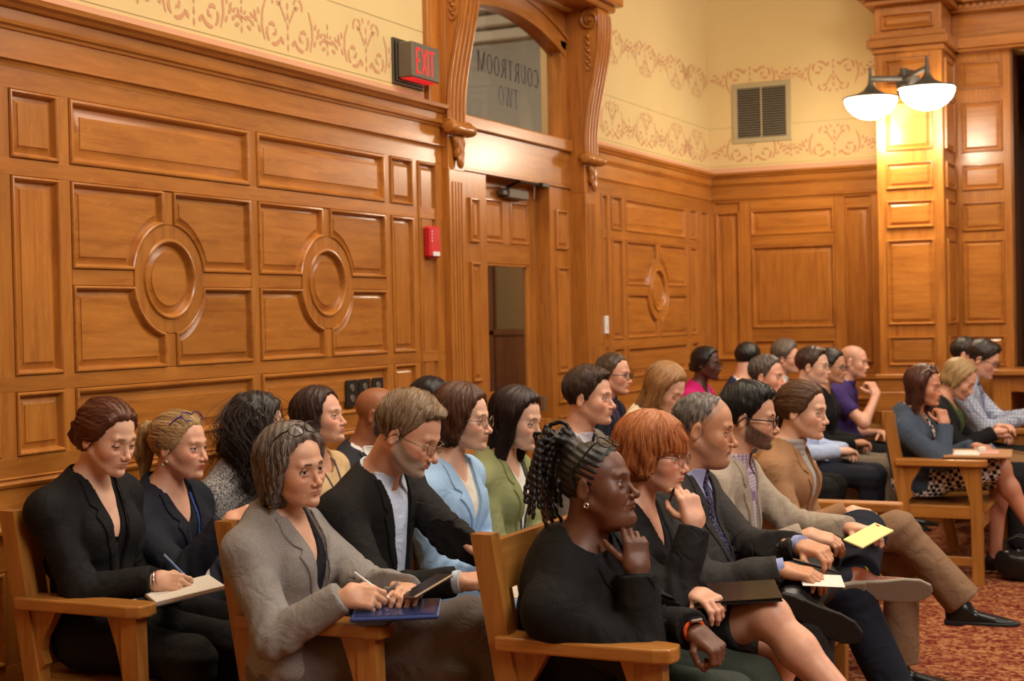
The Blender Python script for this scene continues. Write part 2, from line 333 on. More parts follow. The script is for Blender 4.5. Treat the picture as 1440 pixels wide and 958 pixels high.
# painted frieze: pink band, fine lines, stencilled scrolls
def strip(side, u0, u1, z0, z1, h, mat, name, parent):
    f = plane_map(side); return MB().box(f(u0, z0, 0), f(u1, z1, h)).build(name, mat, parent)
for side, spans, par in (('L', ((2.0, 6.69), (8.85, WY)), wl), ('B', ((WX, -2.2),), bk)):
    for u0, u1 in spans:
        strip(side, u0, u1, 2.62, 2.672, .0012, PINK, 'painted_band', par)
        strip(side, u0, u1, 2.686, 2.689, .0010, LINEP, 'painted_line', par); strip(side, u0, u1, 2.989, 2.992, .0010, LINEP, 'painted_line', par)
def motif_mesh():
    """one repeat of the stencil, .66 m wide, as flat paint in (u,z)"""
    mb = MB(); t = .0012
    def stroke(pts, w):
        m = len(pts); V = []; F = []
        for i, (x, y) in enumerate(pts):
            dx = pts[min(i+1, m-1)][0]-pts[max(i-1, 0)][0]; dy = pts[min(i+1, m-1)][1]-pts[max(i-1, 0)][1]; l = math.hypot(dx, dy) or 1
            ww = w*1.55*(.35+.65*sin(pi*(i+.5)/m)); V += [(x-dy/l*ww, y+dx/l*ww, t), (x+dy/l*ww, y-dx/l*ww, t)]
        F = [(2*i, 2*i+1, 2*i+3, 2*i+2) for i in range(m-1)]; mb.add(V, F)
    def leaf(x, y, a, l, w):
        w *= 1.35; l *= 1.1; P = [(0, 0), (l*.3, w*.5), (l*.65, w*.42), (l, 0), (l*.65, -w*.42), (l*.3, -w*.5)]
        mb.add([(x+p*cos(a)-q*sin(a), y+p*sin(a)+q*cos(a), t) for p, q in P], [tuple(range(6))])
    for s in (-1, 1):
        # big lower scroll
        cx, cy = s*.115, .075
        sp = [(cx+s*-1*(.062*(1-k/26))*cos(.3+k*.36), cy+(.062*(1-k/26))*sin(.3+k*.36)*-1) for k in range(22)]
        for q in range(0, 21, 5): stroke(sp[q:q+5], .006)
        stroke([(s*.175, .03+.0), (s*.195, .09), (s*.19, .15), (s*.165, .205)], .005)
        # upper scroll
        cx, cy = s*.075, .215
        sp = [(cx+s*(.042*(1-k/20))*cos(-.5+k*.4), cy+(.042*(1-k/20))*sin(-.5+k*.4)) for k in range(17)]
        for q in range(0, 16, 5): stroke(sp[q:q+5], .005)
        for k in range(5): leaf(s*(.205+.022*k), .055+.02*((k*2) % 3), radians(60 if s > 0 else 120)+s*-.25*k, .035, .014)
        for k in range(4): leaf(s*(.215+.02*k), .13-.012*k, radians(75 if s > 0 else 105)-s*.3*k, .032, .013)
        for k in range(4): leaf(s*(.012+.012*k), .13+.022*k, radians(90)-s*(.5+.15*k), .028, .011)
        leaf(s*.03, .03, radians(90-s*40), .04, .016); leaf(s*.02, .235, radians(90-s*30), .03, .012)
    for k in range(5): leaf(0, .005+k*.045, pi/2, .034, .012)
    for k in range(4): leaf(.32, .03+k*.04, pi/2, .03, .011)
    leaf(.305, .11, radians(130), .025, .010); leaf(.335, .11, radians(50), .025, .010)
    return mb
mm = motif_mesh(); mot = mm.build('stencil_motif', STENCIL, wl)
def mot_at(o, side, u, z=2.70, s=1): 
    if side == 'L': o.matrix_local = Matrix(((0, 0, 1, WX+.0002), (1, 0, 0, u), (0, s, 0, z), (0, 0, 0, 1)))
    else: o.matrix_local = Matrix(((1, 0, 0, u), (0, 0, -1, WY-.0002), (0, s, 0, z), (0, 0, 0, 1)))
mot_at(mot, 'L', 3.47)
for side, par, us in (('L', wl, [4.13, 4.79, 5.45, 6.11, 9.3, 9.96, 10.62, 11.1]), ('B', bk, [-3.3, -2.64])):
    for u in us:
        c = mot.copy(); COL.objects.link(c); c.parent = par; mot_at(c, side, u)
for side, par, us in (('L', wl, [9.3, 9.96, 10.62, 11.1]), ('B', bk, [-3.3, -2.64])):   # upper band of the stencil, upside down
    for u in us:
        c = mot.copy(); COL.objects.link(c); c.parent = par; mot_at(c, side, u, 3.47, -1)
# ------------------------------------------------------------ door bay
F0 = -3.70   # frame plane
bay = empty('door_1', (F0, 7.83, 0), kind='structure')
def P(mb, name, mat, auto=None, parent=None):
    o = mb.build(name, mat, None, auto=auto); o.parent = parent or bay
    if parent is None: o.matrix_parent_inverse = Matrix.Translation((-F0, -7.83, 0))
    return o
def fbox(x0, x1, y0, y1, z0, z1, name, mat, bev=.002): return P(MB().box((x0, y0, z0), (x1, y1, z1), bev), name, mat)
fm = lambda u, z, h=0: (F0+h, u, z)
def fpanel(y0, y1, z0, z1, x=F0, prof=PROFOS): return P(panel_mesh(rect(y0, y1, z0, z1), prof, lambda u, z, h=0: (x+h, u, z)), 'panel', OAK_Z, 28)
# side panels either side of the leaf (their faces lie in the frame plane)
for y0, y1 in ((6.98, 7.47), (8.345, 8.68)):
    fbox(F0-.1, F0, y0, y1, 0, 2.335, 'frame_board', OAK_Z)
for y0, y1 in ((7.245, 7.36), (8.42, 8.60)):
    fpanel(y0, y1, 1.94, 2.185); fpanel(y0, y1, 1.17, 1.83); fpanel(y0, y1, .98, 1.12); fpanel(y0, y1, .4, .9)
fbox(F0-.1, F0+.004, 6.98, 8.68, 2.345, 2.56, 'header_board', OAK_Y); fbox(F0-.1, F0+.014, 6.98, 8.68, 2.328, 2.345, 'header_bead', OAK_Y)
fbox(F0-.1, F0+.03, 6.98, 8.68, 2.56, 2.635, 'transom_bar', OAK_Y, .008)
# leaf
leaf = empty('door_leaf', (-3.82, 7.5, 0)); leaf.parent = bay; leaf.matrix_parent_inverse = Matrix.Translation((-F0, -7.83, 0))
LI = Matrix.Translation((3.82, -7.5, 0))
def LP(mb, name, mat, auto=None):
    o = mb.build(name, mat, leaf, auto=auto); o.matrix_parent_inverse = LI; return o
LX = -3.80
for y0, y1, z0, z1, m in ((7.472, 7.63, .02, 2.33, OAK_Z), (8.245, 8.343, .02, 2.33, OAK_Z), (7.63, 8.245, 2.215, 2.33, OAK_Y), (7.63, 8.245, 1.84, 1.96, OAK_Y), (7.63, 8.245, .86, 1.075, OAK_Y), (7.63, 8.245, .02, .25, OAK_Y), (7.885, 7.985, 1.955, 2.22, OAK_Z)):
    LP(MB().box((LX-.045, y0, z0), (LX, y1, z1), .002), 'rail' if m is OAK_Y else 'stile', m)
for y0, y1, z0, z1 in ((7.63, 7.885, 1.96, 2.215), (7.985, 8.245, 1.96, 2.215), (7.63, 8.245, .25, .86)):
    LP(panel_mesh(rect(y0, y1, z0, z1), PROFOS, lambda u, z, h=0: (LX-.012+h, u, z)), 'panel', OAK_Z, 28)
LP(MB().box((LX-.025, 7.63, 1.075), (LX-.019, 8.245, 1.84)), 'pane', GLASS)
for y0, y1, z0, z1 in ((7.63, 7.645, 1.075, 1.84), (8.23, 8.245, 1.075, 1.84), (7.63, 8.245, 1.825, 1.84), (7.63, 8.245, 1.075, 1.09)): LP(MB().box((LX-.03, y0, z0), (LX-.004, y1, z1), .003), 'glazing_bead', OAK_Z)
LP(MB().tube([(LX+.06, 8.29, .95), (LX+.06, 8.29, 1.03)], .011).tube([(LX, 8.29, .955), (LX+.06, 8.29, .955)], .008).tube([(LX, 8.29, 1.025), (LX+.06, 8.29, 1.025)], .008), 'door_handle', GUNM, 40)
# closer: body on the leaf, arm and shoe on the header
c = MB().box((LX, 7.86, 2.225), (LX+.062, 8.13, 2.285), .006); c.box((LX+.01, 7.80, 2.24), (LX+.05, 7.86, 2.27), .004); c.box((LX+.0, 8.13, 2.24), (LX+.045, 8.16, 2.27), .004)
cl = LP(c, 'door_closer', GUNM)
a = MB().tube([(LX+.035, 7.9, 2.295), (LX+.16, 7.78, 2.31), (F0+.02, 8.2, 2.318)], .008); a.box((F0, 8.14, 2.305), (F0+.05, 8.24, 2.33), .003); a.tube([(LX+.035, 7.9, 2.27), (LX+.035, 7.9, 2.30)], .014)
LP(a, 'closer_arm', BLACK, 40)
# transom: jambs, arch head, glass
SP, AP, HC = 3.24, 3.395, .83   # spring, apex, half width of the opening
Rr = (HC*HC+(AP-SP)**2)/(2*(AP-SP)); cz = AP-Rr; a0 = math.asin(HC/Rr)
arcp = [(7.83+Rr*sin(a), cz+Rr*cos(a)) for a in np.linspace(-a0, a0, 25)]
def arch_ring(r0, r1, x0, x1, name, zt=None):
    V = []; F = []; n = 25; A = np.linspace(-a0, a0, n)
    for a in A:
        pi_ = (7.83+(Rr+r0)*sin(a), cz+(Rr+r0)*cos(a)); po = (7.83+(Rr+r1)*sin(a), cz+(Rr+r1)*cos(a)) if zt is None else (7.83+(Rr+r0)*sin(a), zt)
        V += [(x0, *pi_), (x1, *pi_), (x1, *po), (x0, *po)]
    for i in range(n-1):
        for k in range(4): F.append((i*4+k, i*4+(k+1) % 4, (i+1)*4+(k+1) % 4, (i+1)*4+k))
    F += [(0, 1, 2, 3), ((n-1)*4, (n-1)*4+1, (n-1)*4+2, (n-1)*4+3)]
    return P(MB().add(V, F), name, OAK_Y, 25)
arch_ring(-.085, -.05, -3.80, F0+.006, 'arch_bead'); arch_ring(-.05, .03, -3.80, F0, 'arch_board'); arch_ring(.0, 0, -3.80, F0-.004, 'spandrel', 3.62)
arch_ring(.03, .05, -3.70, F0+.012, 'arch_bead')
for y0, y1 in ((6.98, 7.09), (8.57, 8.68)): fbox(-3.80, F0, y0, y1, 2.635, 3.26, 'jamb', OAK_Z)
for y0, y1 in ((6.98, 7.03), (8.62, 8.68)): fbox(-3.80, F0-.003, y0, y1, 3.20, 3.52, 'jamb', OAK_Z)
for y0, y1 in ((7.085, 7.105), (8.555, 8.575)): fbox(-3.78, F0+.008, y0, y1, 2.635, 3.16, 'jamb_bead', OAK_Z)
gl = MB(); gp = [(7.09, 2.63)]+[(7.83+(Rr-.06)*sin(a), cz+(Rr-.06)*cos(a)) for a in np.linspace(-a0*.92, a0*.92, 15)]+[(8.57, 2.63)]
gl.prism(gp, lambda u, z: (-3.765, u, z), lambda u, z: (-3.758, u, z)); P(gl, 'transom_pane', GLASS)
# casings, plinth blocks
def fluted(y0, y1, z0, z1, x0, x1):
    mb = MB().box((x0, y0, z0), (x1, y1, z1), .003); k = 4; w = (y1-y0-.05)/k
    for i in range(k):
        a, b = y0+.025+i*w+.006, y0+.025+(i+1)*w-.006; mb.box((x1-.001, a, z0+.06), (x1+.006, b, z1-.06), .0055)
    return mb
CX = -3.59
for y0, y1 in ((6.82, 7.0), (8.66, 8.85)):
    P(fluted(y0, y1, .32, 2.30, -3.75, CX), 'casing', OAK_Z)
    fbox(-3.75, CX+.012, y0-.008, y1+.008, 0, .32, 'plinth_block', OAK_Z, .004); fbox(-3.75, CX-.004, y0, y1, 2.30, 3.62, 'casing_head', OAK_Z)
for y0, y1 in ((6.69, 6.82), (8.85, 8.98)):
    fbox(-3.66, WX+.02, y0, y1, 2.634, 3.62, 'backing_board', OAK_Z); fbox(-3.66, WX+.03, y0-.012, y0+.006, 2.634, 3.62, 'backing_bead', OAK_Z)
fbox(-3.72, -3.42, 6.72, 8.96, 3.50, 3.58, 'pediment_board', OAK_Y, .01); fbox(-3.72, -3.46, 6.76, 8.92, 3.46, 3.50, 'pediment_board', OAK_Y, .01)
# consoles: S profile in (x,z), extruded along y, volutes top and bottom
def console(y0, y1):
    e = empty('console', (CX, (y0+y1)/2, 2.5)); e.parent = bay; e.matrix_parent_inverse = Matrix.Translation((-F0, -7.83, 0)); inv = Matrix.Translation((-CX, -(y0+y1)/2, -2.5))
    def pp(mb, name, auto=30):
        o = mb.build(name, OAK_Z, e, auto=auto); o.matrix_parent_inverse = inv; return o
    fr = [(-3.588, 2.48)]+[(-3.576+.112*(lambda t: t*t*(3-2*t))(min(1, max(0, (z-2.62)/.74))), z) for z in np.linspace(2.53, 3.36, 11)]+[(-3.468, 3.42), (-3.49, 3.462)]
    poly = [(CX-.002, 2.48)]+fr+[(CX-.002, 3.462)]
    pp(MB().prism(poly, lambda x, z: (x, y0, z), lambda x, z: (x, y1, z)), 'scroll_body', 35)
    w = (y1-y0)
    for i in range(4):   # reeds along the front
        yc = y0+w*(.14+.24*i); pp(MB().tube([(x+.002, yc, z) for x, z in fr[1:-1]], .0085, 8), 'reed', 50)
    m = MB()             # carved relief on the side faces
    for ys, sg in ((y0, -1), (y1, 1)):
        for (cx, cz_, r, t0) in ((-3.535, 3.385, .066, 0), (-3.578, 2.515, .045, 1)):
            sp = []
            for k in range(36):
                a = k*.36*(-1 if t0 else 1)+(pi/2 if not t0 else pi); rr = r*(1-k/40); sp.append((cx+rr*cos(a), ys+sg*.006, cz_+rr*sin(a)))
            m.tube(sp, [.010*(1-k/60) for k in range(36)], 6)
            m.tube([(cx, ys-sg*.004, cz_), (cx, ys+sg*.016, cz_)], .012, 10)
        m.tube([(x-.012, ys+sg*.002, z) for x, z in fr[1:-1]], .006, 6)
        for k in range(5):
            z = 3.28-k*.045; x = -3.555+.002*k; r = .017-.0018*k
            m.lathe([(0, .012), (r*.6, .010), (r, .003), (r*1.02, -.002)], 8, (x, ys, z), Matrix.Rotation(radians(90*(-sg if sg < 0 else -1)), 4, 'X'))
            m.tube([(x-.018, ys+sg*.004, z-.01), (x-.008, ys+sg*.007, z-.028), (x, ys+sg*.004, z-.032)], .005, 5)
            m.tube([(x+.018, ys+sg*.004, z-.01), (x+.008, ys+sg*.007, z-.028), (x, ys+sg*.004, z-.032)], .005, 5)
    pp(m, 'carving', 60)
    # bottom roll
    ax = Matrix.Rotation(radians(-90), 4, 'X'); L_ = w+.10
    pp(MB().lathe([(.001, -L_/2), (.020, -L_/2), (.030, -L_/2+.004), (.032, -L_/2+.014), (.026, -L_/2+.026), (.033, -L_/2+.034), (.038, -L_/2+.06), (.030, -.02), (.030, .02), (.038, L_/2-.06), (.033, L_/2-.034), (.026, L_/2-.026), (.032, L_/2-.014), (.030, L_/2-.004), (.020, L_/2), (.001, L_/2)], 20, (-3.566, (y0+y1)/2, 2.515), ax), 'roll', 50)
    CONS.append((e, inv, (y0+y1)/2))
CONS = []
console(6.82, 7.0); console(8.66, 8.85)
# serif lettering on the transom glass, laid to read from the lobby side
def letter(ch):
    T, t, s = .18, .085, .04     # thick, thin, serif
    B = MB(); z = 0
    def q(x0, x1, y0, y1): B.add([(x0, y0, z), (x1, y0, z), (x1, y1, z), (x0, y1, z)], [(0, 1, 2, 3)])
    def ln(a, b, w): 
        d = Vector((b[0]-a[0], b[1]-a[1])).normalized(); B.add([(a[0]-w/2/abs(d.y or 1), a[1], z), (a[0]+w/2/abs(d.y or 1), a[1], z), (b[0]+w/2/abs(d.y or 1), b[1], z), (b[0]-w/2/abs(d.y or 1), b[1], z)], [(0, 1, 2, 3)])
    def arc(cx, cy, rx, ry, a, b, n=22):
        V = []
        for i in range(n+1):
            k = radians(a+(b-a)*i/n); tw = t+(T-t)*abs(cos(k)); V += [(cx+rx*cos(k), cy+ry*sin(k), z), (cx+(rx-tw)*cos(k), cy+(ry-t)*sin(k), z)]
        B.add(V, [(2*i, 2*i+1, 2*i+3, 2*i+2) for i in range(n)])
    w = .7
    if ch == 'O': arc(.36, .5, .36, .5, 0, 360, 36); w = .72
    if ch == 'C': arc(.36, .5, .36, .5, 48, 312, 30); q(.60, .64, .68, .95); q(.60, .63, .08, .24); w = .66
    if ch == 'U': q(.06, .06+T, .3, 1); q(.56, .56+t, .3, 1); q(0, .27, .97, 1); q(.47, .70, .97, 1); arc(.335, .3, .275, .3, 180, 360); w = .7
    if ch == 'R': q(.07, .07+T, 0, 1); q(0, .28, 0, .03); q(0, .3, .97, 1); q(.2, .34, .95, 1); q(.2, .34, .47, .52); arc(.33, .735, .26, .265, -90, 90); ln((.36, .49), (.64, .0), T); q(.56, .76, 0, .03); w = .72
    if ch == 'T': q(.27, .27+T, 0, 1); q(.0, .67, .95, 1); q(0, .03, .76, 1); q(.64, .67, .76, 1); q(.2, .47, 0, .03); w = .67
    if ch == 'M': q(.07, .07+t, 0, 1); q(.72, .72+T, 0, 1); ln((.44, .02), (.09, 1), T); ln((.44, .02), (.76, 1), t); q(0, .2, 0, .03); q(.64, .93, 0, .03); q(0, .17, .97, 1); q(.74, .93, .97, 1); w = .93
    if ch == 'W': ln((.24, 0), (.06, 1), T); ln((.26, 0), (.47, 1), t); ln((.66, 0), (.47, 1), T); ln((.68, 0), (.87, 1), t); q(-.03, .2, .97, 1); q(.36, .58, .97, 1); q(.77, .98, .97, 1); w = .93
    return B, w
def word(txt, yc, z0, h, parent):
    Ls = [letter(c) for c in txt]; tot = sum(w for _, w in Ls)+.12*(len(Ls)-1); x = -tot/2; kx = .97
    for ch, (B, w) in zip(txt, Ls):
        B.V = [(-3.756, yc-(x+vx)*h*kx*-1*1, z0+vy*h) for vx, vy, _ in B.V]   # first letter at the far end in Y: mirrored from inside
        x += w+.12
        B.V = [(a_, 2*yc-b_, c_) for a_, b_, c_ in B.V]
        o = B.build('letter', BLACK, None); o.parent = parent; o.matrix_parent_inverse = Matrix.Translation((-F0, -7.83, 0))
word('COURTROOM', 7.925, 2.925, .115, bay); word('TWO', 7.91, 2.765, .112, bay)
# ------------------------------------------------------------ lobby beyond the door
lb = MB(); lb.box((-7.6, 4.5, 0), (-7.5, 12, 5)); lb.box((-7.6, 4.4, 0), (X0, 4.5, 5)); lb.box((-7.6, 11.9, 0), (X0, 12, 5)); 
tag(lb.build('wall_lobby', GREYP), kind='structure')
BRW = plaster('lobby_brown', (.20, .125, .05), (.17, .105, .042)); lo_ = MB(); lo_.box((-7.5, 11.86, 0), (X0, 11.9, 2.55)); tag(lo_.build('wall_lobby', BRW), kind='structure')
lo_ = MB(); lo_.box((-7.5, 11.82, 0), (X0, 11.86, 1.36)).box((-7.5, 11.80, 1.36), (X0, 11.86, 1.42), .01); [lo_.box((x, 11.80, 0), (x+.10, 11.83, 2.55)) for x in (-6.6, -5.9, -5.2, -4.5)]; tag(lo_.build('trim_lobby', DARKWOOD), kind='structure')
lo_ = MB(); [lo_.box((-7.5, 11.9-d, z), (X0, 11.9, z+.09), .01) for z, d in ((2.55, .06), (3.98, .10), (4.09, .2), (4.22, .28))]; tag(lo_.build('trim_lobby', CREAM), kind='structure')
tag(MB().box((-7.6, 4.5, 4.95), (X0, 12, 5.1)).build('ceiling_lobby', CREAM), kind='structure')
lt = MB()
for z, d in ((3.98, .10), (4.09, .2), (4.22, .28)): lt.box((-7.5, 4.5, z), (-7.5+d, 11.9, z+.1), .01)
tag(lt.build('trim_lobby', CREAM), kind='structure')
tag(MB().box((-7.5, 4.5, 0), (-7.44, 11.9, 1.05), .004).box((-7.5, 4.5, 1.05), (-7.42, 11.9, 1.12), .01).build('trim_lobby', DARKWOOD), kind='structure')
lamp = empty('pendant_lamp', (-5.4, 9.4, 3.2), label='round white pendant lamp glowing in the lobby behind the transom glass', cat='lamp')
sh = MB().lathe([(.01, .08), (.10, .07), (.17, .02), (.19, -.03), (.14, -.08), (.01, -.10)], 24).build('lamp_shade', plain('lobby_lamp_glass', (.9, .9, .85), .4, emit=(1, .93, .8), es=3), lamp, auto=50)
MB().tube([(0, 0, .08), (0, 0, 1.75)], .008).build('rod', BRONZE, lamp, auto=40)
# ------------------------------------------------------------ pilaster, recess and opening on the right of the back wall
PY = 10.80; pil = empty('trim_pilaster', (-1.967, PY, 0), kind='structure'); pinv = Matrix.Translation((1.967, -PY, 0))
def PP(mb, name, mat, auto=None):
    o = mb.build(name, mat, pil, auto=auto); o.matrix_parent_inverse = pinv; return o
PX0, PX1 = -2.20, -1.734
PP(MB().box((PX0, PY, 0), (PX1, WY+.01, 4.2), .004), 'shaft', OAK_Z)
PANZ = [(1.119, 1.325), (1.411, 2.02), (2.105, 2.30), (2.385, 2.572), (2.66, 3.035), (3.125, 3.31)]
for z0, z1 in PANZ:
    PP(panel_mesh(rect(PX0+.065, PX1-.07, z0, z1), PROFOS, lambda u, z, h=0: (u, PY-h-.002, z)), 'panel', OAK_X, 28)
    PP(panel_mesh(rect(PY+.07, WY-.14, z0, z1), PROFOS, lambda u, z, h=0: (PX1+h+.002, u, z)), 'panel', OAK_Z, 28)
for z0, z1, o_ in ((0, .30, .05), (.78, .93, .035), (.93, 1.02, .02), (1.02, 1.055, .035), (3.36, 3.40, .02), (3.40, 3.46, .05), (3.46, 3.50, .03), (3.70, 3.74, .06), (3.74, 3.82, .10)):
    PP(MB().box((PX0-o_, PY-o_, z0), (PX1+o_, WY, z1), .006), 'moulding', OAK_X)
PP(panel_mesh(rect(PX0+.05, PX1-.05, 3.525, 3.64), PROFOS, lambda u, z, h=0: (u, PY-h-.002, z)), 'panel', OAK_X, 28)
# recessed panelled jamb beside the opening, and the entablature over it
rj = empty('trim_jamb', (-1.53, WY, 0), kind='structure'); rinv = Matrix.Translation((1.53, -WY, 0))
def RP(mb, name, mat, auto=None):
    o = mb.build(name, mat, rj, auto=auto); o.matrix_parent_inverse = rinv; return o
RP(MB().box((PX1, WY-.06, 0), (-1.335, WY+.01, 3.40), .003), 'jamb_board', OAK_Z)
for z0, z1 in [(1.09, 1.315), (1.405, 2.02), (2.088, 2.298), (2.387, 2.576), (2.665, 3.037), (3.131, 3.33)]:
    RP(panel_mesh(rect(-1.685, -1.395, z0, z1), PROFOS, lambda u, z, h=0: (u, WY-.062-h, z)), 'panel', OAK_X, 28)
for z0, z1, o_ in ((3.40, 3.42, .08), (3.42, 3.70, .06), (3.42, 3.50, .10), (3.68, 3.74, .14), (3.74, 3.82, .2)):
    RP(MB().box((PX1, WY-o_-.06, z0), (1.2, WY+.01, z1), .006), 'entablature', OAK_X)
d = MB()
for i in range(60): d.box((-1.72+i*.05, WY-.215, 3.70), (-1.72+i*.05+.025, WY-.19, 3.735))
tag(RP(d, 'dentils', OAK_X), kind='stuff')
RP(MB().box((-.2, WY-.06, 0), (1.2, WY+.004, 3.40), .003), 'jamb_board', OAK_Z)
al_ = MB(); al_.box((-1.5, WY+.25, 0), (-1.45, WY+2.4, 3.5)).box((0, WY+.25, 0), (.05, WY+2.4, 3.5)).box((-1.5, WY+2.4, 0), (.05, WY+2.45, 3.5)).box((-1.5, WY+.25, 3.5), (.05, WY+2.45, 3.55)).box((-1.5, WY+.25, -.05), (.05, WY+2.45, 0)); tag(al_.build('wall_alcove', DARKWOOD), kind='structure')
RP(MB().box((-1.337, WY-.055, 0), (-1.318, WY+.25, 3.40), .003), 'reveal', DARKWOOD)
# ------------------------------------------------------------ fittings
# EXIT sign
ex = empty('exit_sign', (WX, 6.5, 2.8), label='bronze box sign with red EXIT letters on the frieze left of the door', cat='sign')
MB().box((0, -.15, -.115), (.012, .15, .115), .004).box((.012, -.135, -.10), (.022, .135, .10), .003).build('back_plate', BRONZE, ex)
MB().box((.022, -.125, -.085), (.105, .155, .09), .005).build('housing', GUNM, ex)
RED = plain('red_letters', (.8, .01, .012), .5, emit=(1, .02, .03), es=.5)
MB().box((.03, -.115, -.0875), (.098, .145, -.0845)).build('red_lens', RED, ex)
def exl(ch, y, w=.040, h=.125, t=.010):
    B = MB(); x = .1055; z0 = -.062
    if ch == 'E': [B.box((x, a, b), (x+.001, c, d)) for a, b, c, d in ((y, z0, y+t, z0+h), (y, z0, y+w, z0+t), (y, z0+h-t, y+w, z0+h), (y, z0+h/2-t/2, y+w*.85, z0+h/2+t/2))]
    if ch == 'I': B.box((x, y, z0), (x+.001, y+t, z0+h))
    if ch == 'T': B.box((x, y, z0+h-t), (x+.001, y+w, z0+h)); B.box((x, y+w/2-t/2, z0), (x+.001, y+w/2+t/2, z0+h))
    if ch == 'X':
        for s in (1, -1): B.add([(x+.001, y+w/2+s*(-w/2), z0), (x+.001, y+w/2+s*(-w/2)+t, z0), (x+.001, y+w/2+s*(w/2)+(t if s > 0 else t), z0+h), (x+.001, y+w/2+s*w/2, z0+h)], [(0, 1, 2, 3)])
    B.build('letter', RED, ex)
exl('E', -.088); exl('X', -.036, .044); exl('I', .026); exl('T', .050, .046)
# fire alarm
al = empty('fire_alarm', (WX+.012, 6.665, 1.91), label='red wall alarm unit on the panelling left of the door', cat='alarm')
RP_ = plain('red_plastic', (.62, .022, .025), .35)
MB().box((0, -.055, -.075), (.045, .055, .085), .01).build('housing', RP_, al)
MB().box((.045, -.035, -.068), (.05, .035, -.045), .002).build('strobe_lens', plain('clear_lens', (.85, .85, .83), .2), al)
for i in range(4): MB().box((.0455, -.048+.004, .005+i*.016), (.0465, -.038, .014+i*.016)).build('letter', plain('white_print', (.85, .8, .8), .5), al)
# white switch right of the door
sw = empty('wall_switch', (WX+.01, 9.06, 1.46), label='small white switch box on panelling right of the door', cat='switch')
WP = plain('white_plastic', (.8, .78, .72), .4)
MB().box((0, -.03, -.06), (.022, .03, .06), .005).build('cover', WP, sw); MB().box((.022, -.012, -.02), (.028, .012, .02), .002).build('button', WP, sw)
# three dark outlet plates
for i, yc in enumerate((5.874, 5.988, 6.11)):
    e = empty('outlet_plate', (WX+.02, yc, 1.185), label='dark bronze outlet plate, %s of three on the wall panel' % ('leftmost', 'middle', 'rightmost')[i], cat='outlet', group='dark outlet plates on the left wall')
    MB().box((0, -.05, -.062), (.006, .05, .062), .002).build('plate', BLACK, e)
    for z in (-.025, .025): MB().lathe([(.001, .004), (.016, .004), (.018, 0)], 14, (.006, 0, z), Matrix.Rotation(pi/2, 4, 'Y')).build('socket', GUNM, e, auto=40)
# vent grille on the back wall
vt = empty('vent_grille', (-3.21, WY, 3.095), label='square louvred air vent on the plaster of the back wall', cat='vent')
VF = plain('vent_frame', (.42, .34, .19), .5); VD = plain('vent_dark', (.012, .010, .008), .8); VS = plain('vent_slat', (.42, .35, .24), .5, .1)
MB().box((-.235, -.012, -.235), (.235, 0, -.195), .003).box((-.235, -.012, .195), (.235, 0, .235), .003).box((-.235, -.012, -.195), (-.195, 0, .195), .003).box((.195, -.012, -.195), (.235, 0, .195), .003).build('frame', VF, vt)
MB().box((-.195, -.002, -.195), (.195, -.001, .195)).build('backing', VD, vt)
for i in range(20):
    z = -.185+i*.0195; MB().box((-.195, -.006, -.0012), (.195, .006, .0012), M=Matrix.Translation((0, -.0065, z)) @ Matrix.Rotation(radians(25), 4, 'X')).build('slat', VS, vt)
MB().box((-.006, -.0135, -.195), (.006, -.010, .195), .001).build('mullion', VF, vt)
# twin-bowl wall lamp on the pilaster
lp = empty('wall_lamp', (-1.967, PY, 3.125), label='twin-bowl bronze wall lamp glowing on the panelled pilaster', cat='lamp')
BR = plain('lamp_bronze', (.11, .10, .085), .45, .5)
MB().lathe([(.001, .05), (.05, .045), (.085, .02), (.09, 0)], 20, (0, 0, .02), Matrix.Rotation(radians(90), 4, 'X')).tube([(0, 0, .02), (0, -.17, .02)], .022, 10).tube([(0, -.17, -.07), (0, -.17, .09)], [.02, .026], 12).lathe([(.001, -.09), (.03, -.085), (.05, -.05), (.045, 0), (.02, .03), (.001, .035)], 16, (0, -.17, -.03)).build('mount', BR, lp, auto=50)
GB = plain('opal_glass', (1, .95, .85), .5, emit=(1, .88, .66), es=14)
for bx, by in ((-.21, -.28), (.225, -.55)):
    MB().tube([(0, -.17, .02), (bx, by, .02)], .021, 8).tube([(bx, by, .10), (bx, by, -.06)], [.010, .016], 10).build('arm', BR, lp, auto=50)
    MB().lathe([(.014, .02), (.02, -.02), (.05, -.06), (.11, -.09), (.185, -.105), (.195, -.115), (.185, -.12)], 32, (bx, by, 0)).build('shade_cap', BR, lp, auto=50)
    bw = MB().lathe([(.18, -.118), (.18, -.14), (.165, -.18), (.13, -.22), (.08, -.25), (.03, -.262), (.001, -.264)], 32, (bx, by, 0)).build('glass_bowl', GB, lp, auto=60)
    ld = bpy.data.lights.new('lamp_bulb', 'POINT'); ld.energy = 30; ld.color = (1, .86, .66); ld.shadow_soft_size = .1
    lo = bpy.data.objects.new('lamp_bulb', ld); COL.objects.link(lo); lo.parent = lp; lo.location = (bx, by, -.34)
